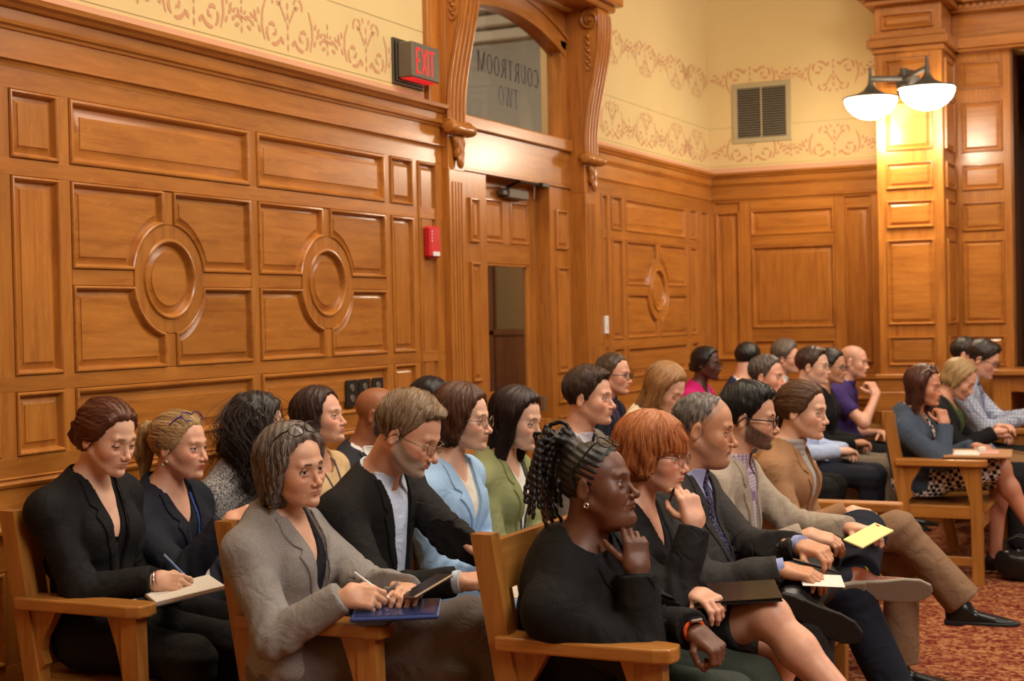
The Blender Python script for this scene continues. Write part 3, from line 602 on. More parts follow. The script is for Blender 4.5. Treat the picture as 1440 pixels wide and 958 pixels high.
# ------------------------------------------------------------ benches
def bench(xb, y0, length, label, armlen=.44, far_arm=True, seatd=.46):
    """xb: x of the back post at arm height; bench runs +y from y0, people face +x"""
    b = empty('bench', (xb, y0, 0), label=label, cat='bench', group='slatted oak benches in rows')
    lean = .16
    def post(y):
        m = MB(); w = .052; d = .06
        pts = [(.10, 0), (.02, .38), (.0, .50), (-.075, .95)]
        poly = [(x+.03, z) for x, z in pts]+[(x-.03, z) for x, z in reversed(pts)]
        m.prism(poly, lambda x, z: (x, y-w/2, z), lambda x, z: (x, y+w/2, z)); return m
    ends = [0.026]+([length-.026] if far_arm else [])
    for y in ends:
        o = post(y).build('back_post', BEN_Z, b)
        m = MB(); poly = [(armlen-.065, 0), (armlen-.005, 0), (armlen-.015, .65), (armlen-.075, .65)]
        MB().prism(poly, lambda x, z: (x, y-.024, z), lambda x, z: (x, y+.024, z)).build('front_post', BEN_Z, b)
        c_ = [(armlen-.075, .65), (armlen-.13, .645), (armlen-.10, .56), (armlen-.085, .50), (armlen-.074, .44), (armlen-.06, .44), (armlen-.06, .65)]
        MB().prism(c_, lambda x, z: (x, y-.018, z), lambda x, z: (x, y+.018, z)).build('arm_bracket', BEN_Z, b)
        c_ = [(.0, .65), (.11, .65), (.085, .605), (.055, .56), (.045, .52), (.06, .48), (.03, .45), (0, .45)]
        MB().prism(c_, lambda x, z: (x, y-.016, z), lambda x, z: (x, y+.016, z)).build('arm_bracket', BEN_Z, b)
        top = [(-.03, -.052), (armlen-.03, -.052), (armlen+.012, -.040), (armlen+.02, 0), (armlen+.012, .040), (armlen-.03, .052), (-.03, .052)]
        pm = MB(); pm.prism(top, lambda x, yy: (x, y+yy, .65), lambda x, yy: (x, y+yy, .688)); o = pm.build('armrest', BEN_X, b)
        md = o.modifiers.new('bevel', 'BEVEL'); md.width = .006; md.segments = 2; md.limit_method = 'ANGLE'
        MB().box((.02, y-.018, .36), (armlen-.03, y+.018, .43), .004).build('side_rail', BEN_X, b)
        MB().box((.07, y-.016, .10), (armlen-.05, y+.016, .15), .004).build('stretcher', BEN_X, b)
    # intermediate legs
    n = max(1, int(length/1.3))
    for i in range(1, n+1):
        y = length*i/(n+1) if far_arm else length*i/n
        post(y).build('back_post', BEN_Z, b)
        MB().box((armlen-.06, y-.024, 0), (armlen-.01, y+.024, .42), .004).build('front_leg', BEN_Z, b)
    # seat: solid, slightly dished
    prof = [(-.0, .435), (.06, .432), (.16, .425), (.28, .430), (seatd-.07, .440), (seatd-.01, .436), (seatd, .42), (seatd-.01, .40), (0, .40)]
    MB().prism(prof, lambda x, z: (x, .055, z), lambda x, z: (x, length-.055 if far_arm else length, z)).build('seat', BEN_Y, b, auto=30)
    MB().box((seatd-.055, .05, .31), (seatd-.028, length-.05, .40), .004).build('front_rail', BEN_Y, b)
    # back rails and slats
    bx = lambda z: -.075*(z-.5)/.45
    def rail(z0, z1, nm):
        MB().prism([(bx(z0)-.013, z0), (bx(z0)+.013, z0), (bx(z1)+.013, z1), (bx(z1)-.013, z1)], lambda x, z: (x, .052, z), lambda x, z: (x, length-.052 if far_arm else length, z)).build(nm, BEN_Y, b)
    rail(.795, .925, 'top_rail'); rail(.46, .53, 'bottom_rail')
    ns = int((length-.12)/.105); first = None
    for i in range(ns):
        y = .095+i*.105
        if first is None:
            first = MB().prism([(bx(.525)-.007, .525), (bx(.525)+.007, .525), (bx(.80)+.007, .80), (bx(.80)-.007, .80)], lambda x, z: (x, -.024, z), lambda x, z: (x, .024, z)).build('back_slat', BEN_Z, b)
            first.location = (0, y, 0)
        else:
            c_ = first.copy(); COL.objects.link(c_); c_.parent = b; c_.location = (0, y, 0)
    return b
BZ = [(-3.34, 3.475, 3.3, 'oak bench against the wall panelling, under the woman writing in black'),
      (-2.515, 3.475, 3.6, 'oak bench of the middle row, ending at the woman in grey'),
      (-1.685, 3.475, 3.0, 'oak bench nearest the camera, ending at the woman with short locs'),
      (-3.34, 7.55, 3.7, 'far oak bench against the panelling beyond the door'),
      (-2.515, 7.75, 3.15, 'far oak bench in front of the one against the wall beyond the door'),
      (-1.60, 8.38, 2.3, 'oak bench at right under the woman in the denim jacket')]
for xb, y0, ln, lab in BZ: bench(xb, y0, ln, lab)
# desk at the right edge
dk = empty('desk', (-1.42, 10.37, 0), label='oak desk with a dark kneehole at the right edge behind the audience', cat='desk')
MB().box((-.03, .37, 1.045), (1.6, .95, 1.085), .006).build('top', OAK_X, dk); MB().box((0, .42, 0), (.12, .90, 1.045), .004).build('side_panel', OAK_Z, dk)
MB().box((1.45, .42, 0), (1.57, .90, 1.045), .004).build('side_panel', OAK_Z, dk); MB().box((.12, .42, .93), (1.45, .45, 1.045), .003).build('apron', OAK_X, dk)
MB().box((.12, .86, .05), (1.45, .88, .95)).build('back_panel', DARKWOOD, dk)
# ------------------------------------------------------------ implicit surfaces (numpy) -> mesh
f32 = np.float32
def A3(v): return np.array(v, f32)
def nrm(v): v = np.array(v, float); return v/(np.linalg.norm(v)+1e-12)
def ell(P, c, r, R=None):
    q = P-A3(c)
    if R is not None: q = q @ R
    r = A3(r); a = q/r; k0 = np.sqrt((a*a).sum(1))+1e-6; b = a/r; k1 = np.sqrt((b*b).sum(1))+1e-6
    return k0*(k0-1)/k1
def cap(P, a, b, r1, r2=None):
    a = A3(a); b = A3(b); r2 = r1 if r2 is None else r2
    ba = b-a; q = P-a; t = np.clip((q @ ba)/(ba @ ba+1e-9), 0, 1); e = q-t[:, None]*ba
    return np.sqrt((e*e).sum(1))-(r1+(r2-r1)*t)
def fcap(P, a, b, r1, r2, flat, n):
    """capsule squashed along n by factor flat"""
    n = A3(n); a = A3(a); b = A3(b); ba = b-a; q = P-a; t = np.clip((q @ ba)/(ba @ ba+1e-9), 0, 1); e = q-t[:, None]*ba
    en = e @ n; e2 = (e*e).sum(1)+(en*en)*(1/flat**2-1)
    return (np.sqrt(e2)-(r1+(r2-r1)*t))*flat**.5
def sph(P, c, r): q = P-A3(c); return np.sqrt((q*q).sum(1))-r
def rbox(P, c, hf, M, r):
    q = np.abs((P-A3(c)) @ M)-(A3(hf)-r); return np.sqrt((np.maximum(q, 0)**2).sum(1))+np.minimum(q.max(1), 0)-r
def smin(a, b, k): h = np.maximum(k-np.abs(a-b), 0)/k; return np.minimum(a, b)-h*h*k*.25
def smax(a, b, k): return -smin(-a, -b, k)
def mins(k, *ds):
    d = ds[0]
    for e in ds[1:]: d = smin(d, e, k)
    return d
def poly2(u, v, pts):
    """signed distance to a 2D polygon"""
    pts = np.array(pts, f32); n = len(pts); d = np.full(u.shape, 1e9, f32); s = np.ones(u.shape, f32)
    for i in range(n):
        a = pts[i]; b = pts[i-1]; ex, ey = b-a; wx = u-a[0]; wy = v-a[1]
        t = np.clip((wx*ex+wy*ey)/(ex*ex+ey*ey), 0, 1); d = np.minimum(d, (wx-ex*t)**2+(wy-ey*t)**2)
        c1 = v >= a[1]; c2 = v < b[1]; c3 = ex*wy > ey*wx
        fl = (c1 & c2 & c3) | (~c1 & ~c2 & ~c3); s = np.where(fl, -s, s)
    return s*np.sqrt(d)
def wr(P, f=1.0, ph=0.0):
    """soft cloth folds, about -1..1"""
    x, y, z = P[:, 0]*f, P[:, 1]*f, P[:, 2]*f
    w = np.sin(x*17+y*9+ph)+np.sin(z*13-y*15+ph*2); a = np.sin(z*34+x*21+1.6*w+ph); b = np.sin(x*43-z*19+y*31+1.3*w)
    return .35*a+.5*(1-2.4*np.abs(np.sin(z*15+x*12-y*7+1.1*w+ph)))*(.5+.5*b)+.2*b
def nets(fn, lo, hi, h):
    lo = np.array(lo, float); hi = np.array(hi, float); B = 4
    nb = np.maximum(1, np.ceil((hi-lo)/(h*B)).astype(int)); n = nb*B+1
    cs = [lo[i]+(np.arange(nb[i])+.5)*B*h for i in range(3)]
    C = np.stack(np.meshgrid(*cs, indexing='ij'), -1).reshape(-1, 3).astype(f32)
    dc = fn(C).reshape(nb); act = np.abs(dc) < h*B*.87*1.35+.004
    a2 = np.zeros(n, bool); sg = np.zeros(n, f32)
    up = act.repeat(B, 0).repeat(B, 1).repeat(B, 2); su = np.sign(dc).repeat(B, 0).repeat(B, 1).repeat(B, 2)
    sg[:-1, :-1, :-1] = su; sg[-1] = sg[-2]; sg[:, -1] = sg[:, -2]; sg[:, :, -1] = sg[:, :, -2]
    for dx in (0, 1):
        for dy in (0, 1):
            for dz in (0, 1): a2[dx:n[0]-1+dx, dy:n[1]-1+dy, dz:n[2]-1+dz] |= up
    idx = np.argwhere(a2); V = sg.copy(); pts = (lo+idx*h).astype(f32)
    if len(pts) == 0: return np.zeros((0, 3)), np.zeros((0, 4), int)
    V[a2] = fn(pts); V[0] = V[-1] = 1; V[:, 0] = V[:, -1] = 1; V[:, :, 0] = V[:, :, -1] = 1
    V = np.where(V == 0, 1e-6, V)
    ins = V < 0; m = [k-1 for k in n]
    cnt = np.zeros(m, np.int8)
    for dx in (0, 1):
        for dy in (0, 1):
            for dz in (0, 1): cnt += ins[dx:m[0]+dx, dy:m[1]+dy, dz:m[2]+dz]
    cell = np.argwhere((cnt > 0) & (cnt < 8)); cid = np.full(m, -1, int); cid[tuple(cell.T)] = np.arange(len(cell))
    acc = np.zeros((len(cell), 3)); num = np.zeros(len(cell))
    cr = [(i, j, k) for i in (0, 1) for j in (0, 1) for k in (0, 1)]
    cv = {c: V[cell[:, 0]+c[0], cell[:, 1]+c[1], cell[:, 2]+c[2]] for c in cr}
    for c in cr:
        for ax in range(3):
            if c[ax]: continue
            e = list(c); e[ax] = 1; e = tuple(e); va, vb = cv[c], cv[e]; cx = (va < 0) != (vb < 0)
            t = np.where(cx, va/(va-vb+1e-12), 0); p = np.array(c, float)[None].repeat(len(cell), 0); p[:, ax] += t
            acc += p*cx[:, None]; num += cx
    VV = lo+(cell+acc/np.maximum(num, 1)[:, None])*h
    FF = []
    for ax in range(3):
        o1, o2 = [(1, 2), (2, 0), (0, 1)][ax]
        sl0 = [slice(1, m[i]) for i in range(3)]; sl0[ax] = slice(0, m[ax]); s1 = list(sl0); s1[ax] = slice(1, m[ax]+1)
        a = ins[tuple(sl0)]; b = ins[tuple(s1)]; ed = np.argwhere(a != b); aa = a[tuple(ed.T)]
        base = ed+np.array([0 if i == ax else 1 for i in range(3)])
        def cc(d1, d2):
            q = base.copy(); q[:, o1] -= d1; q[:, o2] -= d2; return cid[tuple(q.T)]
        qd = np.stack([cc(1, 1), cc(0, 1), cc(0, 0), cc(1, 0)], 1)
        qd = np.where(aa[:, None], qd, qd[:, ::-1]); FF.append(qd)
    F = np.concatenate(FF); F = F[(F >= 0).all(1)]
    return VV, F
def mesh_obj(name, parts, mats, parent, colfn=None, smooth=True):
    """parts: list of (V,F) or (V,F,matindex)"""
    Vs, Fs, Ms, n = [], [], [], 0
    for p in parts:
        V, F = p[0], p[1]
        if len(V) == 0: continue
        Vs.append(V); Fs.append(np.asarray(F)+n); Ms.append(np.full(len(F), p[2] if len(p) > 2 else 0)); n += len(V)
    if not Vs: return None
    V = np.concatenate(Vs); F = np.concatenate(Fs); M = np.concatenate(Ms)
    me = bpy.data.meshes.new(name); me.vertices.add(len(V)); me.vertices.foreach_set('co', V.astype(f32).ravel())
    k = F.shape[1]; me.loops.add(F.size); me.loops.foreach_set('vertex_index', F.astype(np.int32).ravel())
    me.polygons.add(len(F)); me.polygons.foreach_set('loop_start', np.arange(0, F.size, k, dtype=np.int32)); me.polygons.foreach_set('loop_total', np.full(len(F), k, np.int32))
    me.polygons.foreach_set('material_index', M.astype(np.int32))
    me.polygons.foreach_set('use_smooth', np.full(len(F), smooth))
    me.update(calc_edges=True)
    for m in (mats if isinstance(mats, (list, tuple)) else [mats]): me.materials.append(m)
    if colfn is not None:
        c = colfn(V) if callable(colfn) else colfn; at = me.color_attributes.new('Col', 'FLOAT_COLOR', 'POINT')
        cc = np.ones((len(V), 4), f32); cc[:, :3] = c; at.data.foreach_set('color', cc.ravel())
    o = bpy.data.objects.new(name, me); COL.objects.link(o)
    if parent: o.parent = parent
    return o
# ------------------------------------------------------------ people materials
def skinmat():
    m, nt, b = newmat('skin'); L = nt.links.new; at = N(nt, 'ShaderNodeAttribute', attribute_name='Col'); tc = N(nt, 'ShaderNodeTexCoord')
    n = N(nt, 'ShaderNodeTexNoise', i_Scale=45, i_Detail=4); L(tc.outputs['Object'], n.inputs['Vector'])
    hv = N(nt, 'ShaderNodeHueSaturation'); ma = N(nt, 'ShaderNodeMath', operation='MULTIPLY_ADD'); L(n.outputs[0], ma.inputs[0]); ma.inputs[1].default_value = .3; ma.inputs[2].default_value = .85
    L(ma.outputs[0], hv.inputs['Value']); L(at.outputs['Color'], hv.inputs['Color']); L(hv.outputs[0], b.inputs['Base Color'])
    b.inputs['Roughness'].default_value = .46; b.inputs['Subsurface Weight'].default_value = .12; b.inputs['Subsurface Radius'].default_value = (.012, .005, .003); b.inputs['Subsurface Scale'].default_value = .6
    n2 = N(nt, 'ShaderNodeTexNoise', i_Scale=320, i_Detail=3); L(tc.outputs['Object'], n2.inputs['Vector'])
    bp = N(nt, 'ShaderNodeBump', i_Strength=.12, i_Distance=.001); L(n2.outputs[0], bp.inputs['Height']); L(bp.outputs[0], b.inputs['Normal'])
    return m
SKIN = skinmat()
def hairmat():
    m, nt, b = newmat('hair'); L = nt.links.new; at = N(nt, 'ShaderNodeAttribute', attribute_name='Col'); L(at.outputs['Color'], b.inputs['Base Color'])
    b.inputs['Roughness'].default_value = .42; b.inputs['Specular IOR Level'].default_value = .45
    tc = N(nt, 'ShaderNodeTexCoord'); n2 = N(nt, 'ShaderNodeTexNoise', i_Scale=260, i_Detail=3); L(tc.outputs['Object'], n2.inputs['Vector'])
    bp = N(nt, 'ShaderNodeBump', i_Strength=.5, i_Distance=.002); L(n2.outputs[0], bp.inputs['Height']); L(bp.outputs[0], b.inputs['Normal']); return m
HAIR = hairmat()
EYE = plain('eye', (1, 1, 1), .12)
def eyem():
    m, nt, b = newmat('eyeball'); at = N(nt, 'ShaderNodeAttribute', attribute_name='Col'); nt.links.new(at.outputs['Color'], b.inputs['Base Color']); b.inputs['Roughness'].default_value = .15; return m
EYE = eyem()
_cl = {}
def cloth(c, rough=.85, kind='plain', c2=None, scale=300, bump=.25, sheen=.0):
    key = (c, rough, kind, c2, scale)
    if key in _cl: return _cl[key]
    m, nt, b = newmat('cloth_'+kind); L = nt.links.new; tc = N(nt, 'ShaderNodeTexCoord'); b.inputs['Roughness'].default_value = rough; b.inputs['Specular IOR Level'].default_value = .25
    n = N(nt, 'ShaderNodeTexNoise', i_Scale=scale, i_Detail=3, i_Roughness=.7); L(tc.outputs['Object'], n.inputs['Vector'])
    mx = N(nt, 'ShaderNodeMix', data_type='RGBA'); c2_ = c2 or tuple(x*1.25 for x in c)
    mx.inputs['A'].default_value = (*c, 1); mx.inputs['B'].default_value = (*c2_, 1)
    if kind == 'plain': L(n.outputs[0], mx.inputs['Factor'])
    elif kind == 'tweed':
        r = N(nt, 'ShaderNodeValToRGB'); r.color_ramp.elements[0].position = .44; r.color_ramp.elements[1].position = .56; L(n.outputs[0], r.inputs[0]); L(r.outputs[0], mx.inputs['Factor'])
    else:
        sp = N(nt, 'ShaderNodeSeparateXYZ'); mp = N(nt, 'ShaderNodeMapping'); L(tc.outputs['Object'], mp.inputs[0]); L(mp.outputs[0], sp.inputs[0])
        def stripe(out, w, duty):
            a = N(nt, 'ShaderNodeMath', operation='MULTIPLY'); L(out, a.inputs[0]); a.inputs[1].default_value = 1/w
            f_ = N(nt, 'ShaderNodeMath', operation='FRACT'); L(a.outputs[0], f_.inputs[0]); g = N(nt, 'ShaderNodeMath', operation='LESS_THAN'); L(f_.outputs[0], g.inputs[0]); g.inputs[1].default_value = duty; return g.outputs[0]
        if kind == 'gingham':
            mp.inputs['Rotation'].default_value = (.1, .2, .1)
            s1, s2, s3 = stripe(sp.outputs[0], scale, .5), stripe(sp.outputs[2], scale, .5), stripe(sp.outputs[1], scale, .5)
            a = N(nt, 'ShaderNodeMath', operation='ADD'); L(s1, a.inputs[0]); L(s2, a.inputs[1]); a2 = N(nt, 'ShaderNodeMath', operation='ADD'); L(a.outputs[0], a2.inputs[0]); L(s3, a2.inputs[1])
            d = N(nt, 'ShaderNodeMath', operation='MODULO'); L(a2.outputs[0], d.inputs[0]); d.inputs[1].default_value = 2; L(d.outputs[0], mx.inputs['Factor'])
        elif kind == 'check':
            s1, s2, s3 = stripe(sp.outputs[1], scale, .16), stripe(sp.outputs[2], scale, .16), stripe(sp.outputs[0], scale, .16)
            a = N(nt, 'ShaderNodeMath', operation='MAXIMUM'); L(s1, a.inputs[0]); L(s2, a.inputs[1]); a2 = N(nt, 'ShaderNodeMath', operation='MAXIMUM'); L(a.outputs[0], a2.inputs[0]); L(s3, a2.inputs[1]); L(a2.outputs[0], mx.inputs['Factor'])
        elif kind == 'stripes':
            mp.inputs['Rotation'].default_value = (.7, 0, .0); L(stripe(sp.outputs[1], scale, .35), mx.inputs['Factor'])
        elif kind == 'dots':
            v = N(nt, 'ShaderNodeTexVoronoi', i_Scale=scale); L(tc.outputs['Object'], v.inputs['Vector']); g = N(nt, 'ShaderNodeMath', operation='LESS_THAN'); L(v.outputs['Distance'], g.inputs[0]); g.inputs[1].default_value = .3; L(g.outputs[0], mx.inputs['Factor'])
    L(mx.outputs['Result'], b.inputs['Base Color'])
    nn = N(nt, 'ShaderNodeTexNoise', i_Scale=520, i_Detail=2); L(tc.outputs['Object'], nn.inputs['Vector'])
    n3 = N(nt, 'ShaderNodeTexNoise', i_Scale=14, i_Detail=3, i_Distortion=1.0); L(tc.outputs['Object'], n3.inputs['Vector'])
    b1 = N(nt, 'ShaderNodeBump', i_Strength=bump, i_Distance=.001); L(nn.outputs[0], b1.inputs['Height'])
    b2 = N(nt, 'ShaderNodeBump', i_Strength=.55, i_Distance=.016); L(n3.outputs[0], b2.inputs['Height']); L(b1.outputs[0], b2.inputs['Normal']); L(b2.outputs[0], b.inputs['Normal'])
    _cl[key] = m; return m
# ------------------------------------------------------------ the head
def head_sdf(P, s):
    """P in head coordinates: x forward, y left, z up, origin between the ears at eye level (metres, unscaled)"""
    w = s.get('fw', .955 if s.get('f') else 1.0); j = s.get('jaw', 1.0); Y = np.abs(P[:, 1]); Q = P.copy(); Q[:, 1] = Y     # symmetric
    d = ell(P, (-.004, 0, .035), (.096, .075*w, .080))
    d = smin(d, ell(P, (.034, 0, -.030), (.058, .057*w, .068)), .03)
    d = smin(d, ell(P, (.036, 0, -.066), (.050*j, .047*w*j, .038)), .02)
    d = smin(d, cap(Q, (-.004, .050*w*j, -.045), (.060, .020*j, -.092), .016, .014), .022)
    d = smin(d, sph(P, (.078+.004*(j-1), 0, -.092), .019*j), .014)
    d = smin(d, ell(P, (.074, 0, -.058), (.026, .027, .021)), .014)
    ck = s.get('cheek', 1.0); d = smin(d, ell(Q, (.053, .040*w, -.026), (.029, .022*ck, .026*ck)), .022)
    if s.get('chin2'): d = smin(d, ell(P, (.040, 0, -.105), (.045, .045, .022*s['chin2'])), .03)
    d = smin(d, cap(Q, (.087, 0, .019), (.078, .036*w, .021), .011, .009), .014)
    d = smax(d, -ell(Q, (.099, .033, -.001), (.020, .019, .0125)), .012)
    d = smax(d, -ell(Q, (.088, .032, -.017), (.008, .013, .005)), .010)
    nl = s.get('nose', 1.0); nx = .1105+.010*(nl-1)*1.6
    d = smin(d, cap(P, (.087, 0, .006), (nx-.007, 0, -.031), .0064, .0082), .009)
    d = smin(d, sph(P, (nx-.003, 0, -.036), .0098*nl), .007)
    d = smin(d, ell(Q, (.0985, .0125*nl, -.0405), (.0095, .0068, .0072)), .005)
    d = smax(d, -ell(Q, (.102, .0065, -.0475), (.005, .0032, .004)), .003)
    # naso-labial fold and lips
    ag = s.get('age', .3)
    d = smax(d, -cap(Q, (.099, .020, -.043), (.084, .033, -.066), .0012+.0014*ag), .006)
    lp = s.get('lips', 1.0)
    d = smin(d, cap(Q, (.098, 0, -.0565), (.087, .0215, -.0620), .0052*lp, .003), .004)
    d = smin(d, cap(Q, (.0955, 0, -.0690), (.087, .0190, -.0645), .0064*lp, .003), .004)
    d = smax(d, -cap(Q, (.1055, 0, -.0628), (.090, .0255, -.0635-.002*s.get('frown', 0)), .0014), .0035)
    d = smax(d, -cap(Q, (.098, 0, -.079), (.094, .010, -.079), .0035), .012)
    if ag > .5: d = smax(d, -cap(Q, (.1045, .006, .022), (.104, .005, .034), .0016), .006)
    # eyelids
    eu = radians(s.get('lid', 22)); ec = (.0735, .0320, -.001); q = Q-A3(ec); sp = sph(Q, ec, .0148)
    up = np.maximum(sp, -(-sin(eu)*q[:, 0]+cos(eu)*q[:, 2])); el = radians(s.get('lidl', -24))
    lo = np.maximum(sp, (-sin(el)*q[:, 0]+cos(el)*q[:, 2]))
    d = smin(d, up, .004); d = smin(d, lo, .004)
    # ears
    c, sn = cos(.22), sin(.22); R = A3([[c, 0, sn], [0, 1, 0], [-sn, 0, c]]); R2 = A3([[.97, -.25, 0], [.25, .97, 0], [0, 0, 1]])
    er = ell(Q, (-.008, .0785*w, -.006), (.0175, .0085, .031), (R @ R2).astype(f32)); er = smax(er, -ell(Q, (-.002, .0870*w, -.003), (.0105, .0065, .019), R), .006)
    er = smin(er, sph(Q, (.006, .0765*w, -.008), .0048), .004)
    return smin(d, er, .006)
def smooth01(x): x = np.clip(x, 0, 1); return x*x*(3-2*x)
def face_color(L_, s):
    """L_: head coordinates -> colour"""
    sk = np.array(s['skin']); x, y, z = L_[:, 0], np.abs(L_[:, 1]), L_[:, 2]; c = np.repeat(sk[None], len(L_), 0)
    def mixc(m, col): nonlocal c; m = m[:, None]; c = c*(1-m)+np.array(col)[None]*m
    g = lambda cx, cy, cz, r: np.exp(-(((x-cx)**2+(y-cy)**2+(z-cz)**2)/r**2))
    red = s.get('blush', .35); rc = (sk[0]*1.02, sk[1]*.68, sk[2]*.62)
    mixc(red*g(.075, .045, -.028, .022), rc); mixc(red*g(.114, 0, -.036, .014), rc); mixc(.4*red*g(0, .08, -.005, .02), rc); mixc(.3*red*g(.07, 0, -.095, .02), rc)
    mixc(.5*g(.088, .033, -.012, .010), sk*np.array((.66, .60, .60))); mixc(.5*g(.09, .034, .006, .011), sk*np.array((.70, .62, .60)))
    lm = smooth01(1.4-np.hypot((z+.0628)/.0095, (y)/.0250)*1.25)*(x > .08)
    lc = s.get('lipc', (sk[0]*.80, sk[1]*.48, sk[2]*.46)); mixc(np.clip(lm*s.get('lipm', .8), 0, 1), lc)
    mixc(np.clip(1-np.abs(z+.0632)/.0014, 0, 1)*(y < .024)*(x > .085)*.6, sk*.3)
    # eyebrows
    bc = s.get('brow', tuple(np.array(s['hairc'])*.8)); bz = .0205+.10*(y-.012)-2.2*np.maximum(y-.034, 0); bm = smooth01(1.5-np.abs(z-bz)/.0036)*smooth01((y-.011)/.004)*smooth01((.052-y)/.008)*(x > .05)
    mixc(bm*s.get('browm', .75), bc)
    # lash line
    eu = radians(s.get('lid', 22)); qx, qz = x-.0735, z+.001; pl = np.abs(-sin(eu)*qx+cos(eu)*qz); rr = np.sqrt(qx**2+(y-.0320)**2+qz**2)
    mixc(smooth01(1.5-pl/.0026)*(rr < .0165)*(rr > .011)*(x > .076)*.9, (.03, .018, .012))
    bd = s.get('beard')
    if bd:
        col, amt, hi = bd; rn = np.random.default_rng(1).random(len(x))
        zb = hi-.006-.52*x; zl = -.082-.40*x
        m = smooth01((zb-z)/.014+.1)*smooth01((z-zl)/.016+.6)*smooth01((x+.004)/.012); sb = smooth01(1.3-np.abs(x-.010)/.009)*smooth01((.03-z)/.01)*(y > .055)*smooth01((z+.04)/.02); m = np.maximum(m, sb)
        m *= 1-smooth01(1.5-np.hypot((z+.0640)/.0085, y/.024)*1.25); m *= 1-smooth01((z+.049)/.004)*(x > .085)
        mixc(np.clip(m*amt*(.72+.5*rn), 0, 1), col)
    if s.get('scalp'):   # cropped hair painted on the skull where it grows
        col, amt = s['scalp']; m = smooth01(((.012+.72*z)-x)/.012)*smooth01((z-(-.012+(x-.01)*.5))/.012); mixc(m*amt*(1-(np.hypot(x+.008, z+.006) < .03)*(y > .07)), col)
    return c
# ------------------------------------------------------------ hair styles: sdf in head coordinates
def cap_hair(P, t, hl=0.0, side=0.0, low=0.0, top=0.0, w=1.0):
    d = ell(P, (-.006, 0, .036+top*.4), (.096+t, .075*w+t, .080+t+top))
    d = smax(d, P[:, 0]-(.0300+hl+.52*P[:, 2])-.25*np.maximum(0, .03-np.abs(P[:, 1]))*1.0, .022)
    d = smax(d, (-.004-side+(P[:, 0]-.02)*.62-low*(P[:, 0] < -.02))-P[:, 2], .010)
    return d
def grooves(P, k=95, a=.0016, mode='down'):
    th = np.arctan2(P[:, 1], -P[:, 0]+.02) if mode == 'down' else np.arctan2(P[:, 2]-.02, P[:, 1])
    if mode == 'side': th = P[:, 0]*12
    return a*np.sin(th*k/6+2.2*np.sin(P[:, 2]*38+th*2))+a*.6*np.sin(th*k/2.4+1.7*np.sin(P[:, 2]*60))
def H_short(s):
    t = s.get('ht', .011); q = s.get('quiff', 0)
    def f(P):
        d = cap_hair(P, t, s.get('hl', 0), s.get('hside', .004), top=s.get('htop', .004), w=s.get('fw', 1))
        d = d+t*.7*(1-smooth01((P[:, 2]+.03)/.09))
        if q: d = smin(d, ell(P, (.045, 0, .100), (.045, .05, .020*q)), .02)
        return d+grooves(P, 90, .0012, 'side')+.0012*np.sin(P[:, 1]*140+P[:, 0]*60+np.sin(P[:, 2]*90))
    return f
def H_bun(s):
    b = s.get('bun', (-.105, 0, .0)); r = s.get('bunr', (.035, .045, .045))
    def f(P):
        d = cap_hair(P, .014, 0, -.004, low=.02); d = smin(d, ell(P, b, r)+.004*np.sin(P[:, 2]*130+P[:, 1]*90), .015)
        d = smin(d, ell(P, (-.05, 0, -.02), (.055, .068, .05)), .02)
        return d+grooves(P, 70, .0014, 'yz')
    return f
def H_pony(s):
    a = s.get('tie', (-.105, 0, .045)); pts = s.get('tail', [(-.125, 0, .04), (-.15, 0, -.02), (-.145, 0, -.09)]); r = s.get('tailr', (.02, .032, .026, .012))
    def f(P):
        d = cap_hair(P, .011, 0, .0, low=.01); q = [a]+pts
        for i in range(len(q)-1): d = smin(d, cap(P, q[i], q[i+1], r[i], r[i+1])+.003*np.sin(P[:, 0]*150+2*np.sin(P[:, 2]*40))+.002*np.sin(P[:, 1]*240), .012)
        return d+grooves(P, 80, .0012, 'yz')
    return f
def H_long(s):
    ln = s.get('hlen', .22); bk = s.get('hback', .0); cu = s.get('curl', 0); wv = s.get('hvol', 1.0); frt = s.get('hfront', .02)
    def f(P):
        Q = P.copy(); Q[:, 1] = np.abs(Q[:, 1])
        d = cap_hair(P, .017*wv, s.get('hl', 0), .0, top=.004)
        side = cap(Q, (.0, .070*wv, .03), (-.02+bk+frt*.3, .078*wv, -ln), .030*wv, .022*wv)
        back = fcap(P, (-.055, 0, .03), (-.065+bk, 0, -ln), .070*wv, .060*wv, .6, (1, 0, 0))
        side = smin(side, cap(Q, (.018, .070*wv, .03), (.005+frt, .076*wv, -.06), .016*wv, .012), .02)
        low = smin(side, back, .03); d = smin(d, low, .025)
        d = smax(d, -(ell(P, (.045, 0, -.02), (.075, .064, .105))), .012)    # keep the face free
        d = smax(d, -ell(P, (.02, 0, -.13), (.075, .058, .08)), .012)
        d = smax(d, -P[:, 2]-ln+.02*np.sin(P[:, 1]*60), .01)
        if cu: d = d+cu*(np.sin(P[:, 2]*70+3*np.sin(P[:, 1]*45)+2*np.sin(P[:, 0]*50))*np.sin(P[:, 1]*65+P[:, 0]*55))
        return d+grooves(P, 95, .0016)
    return f
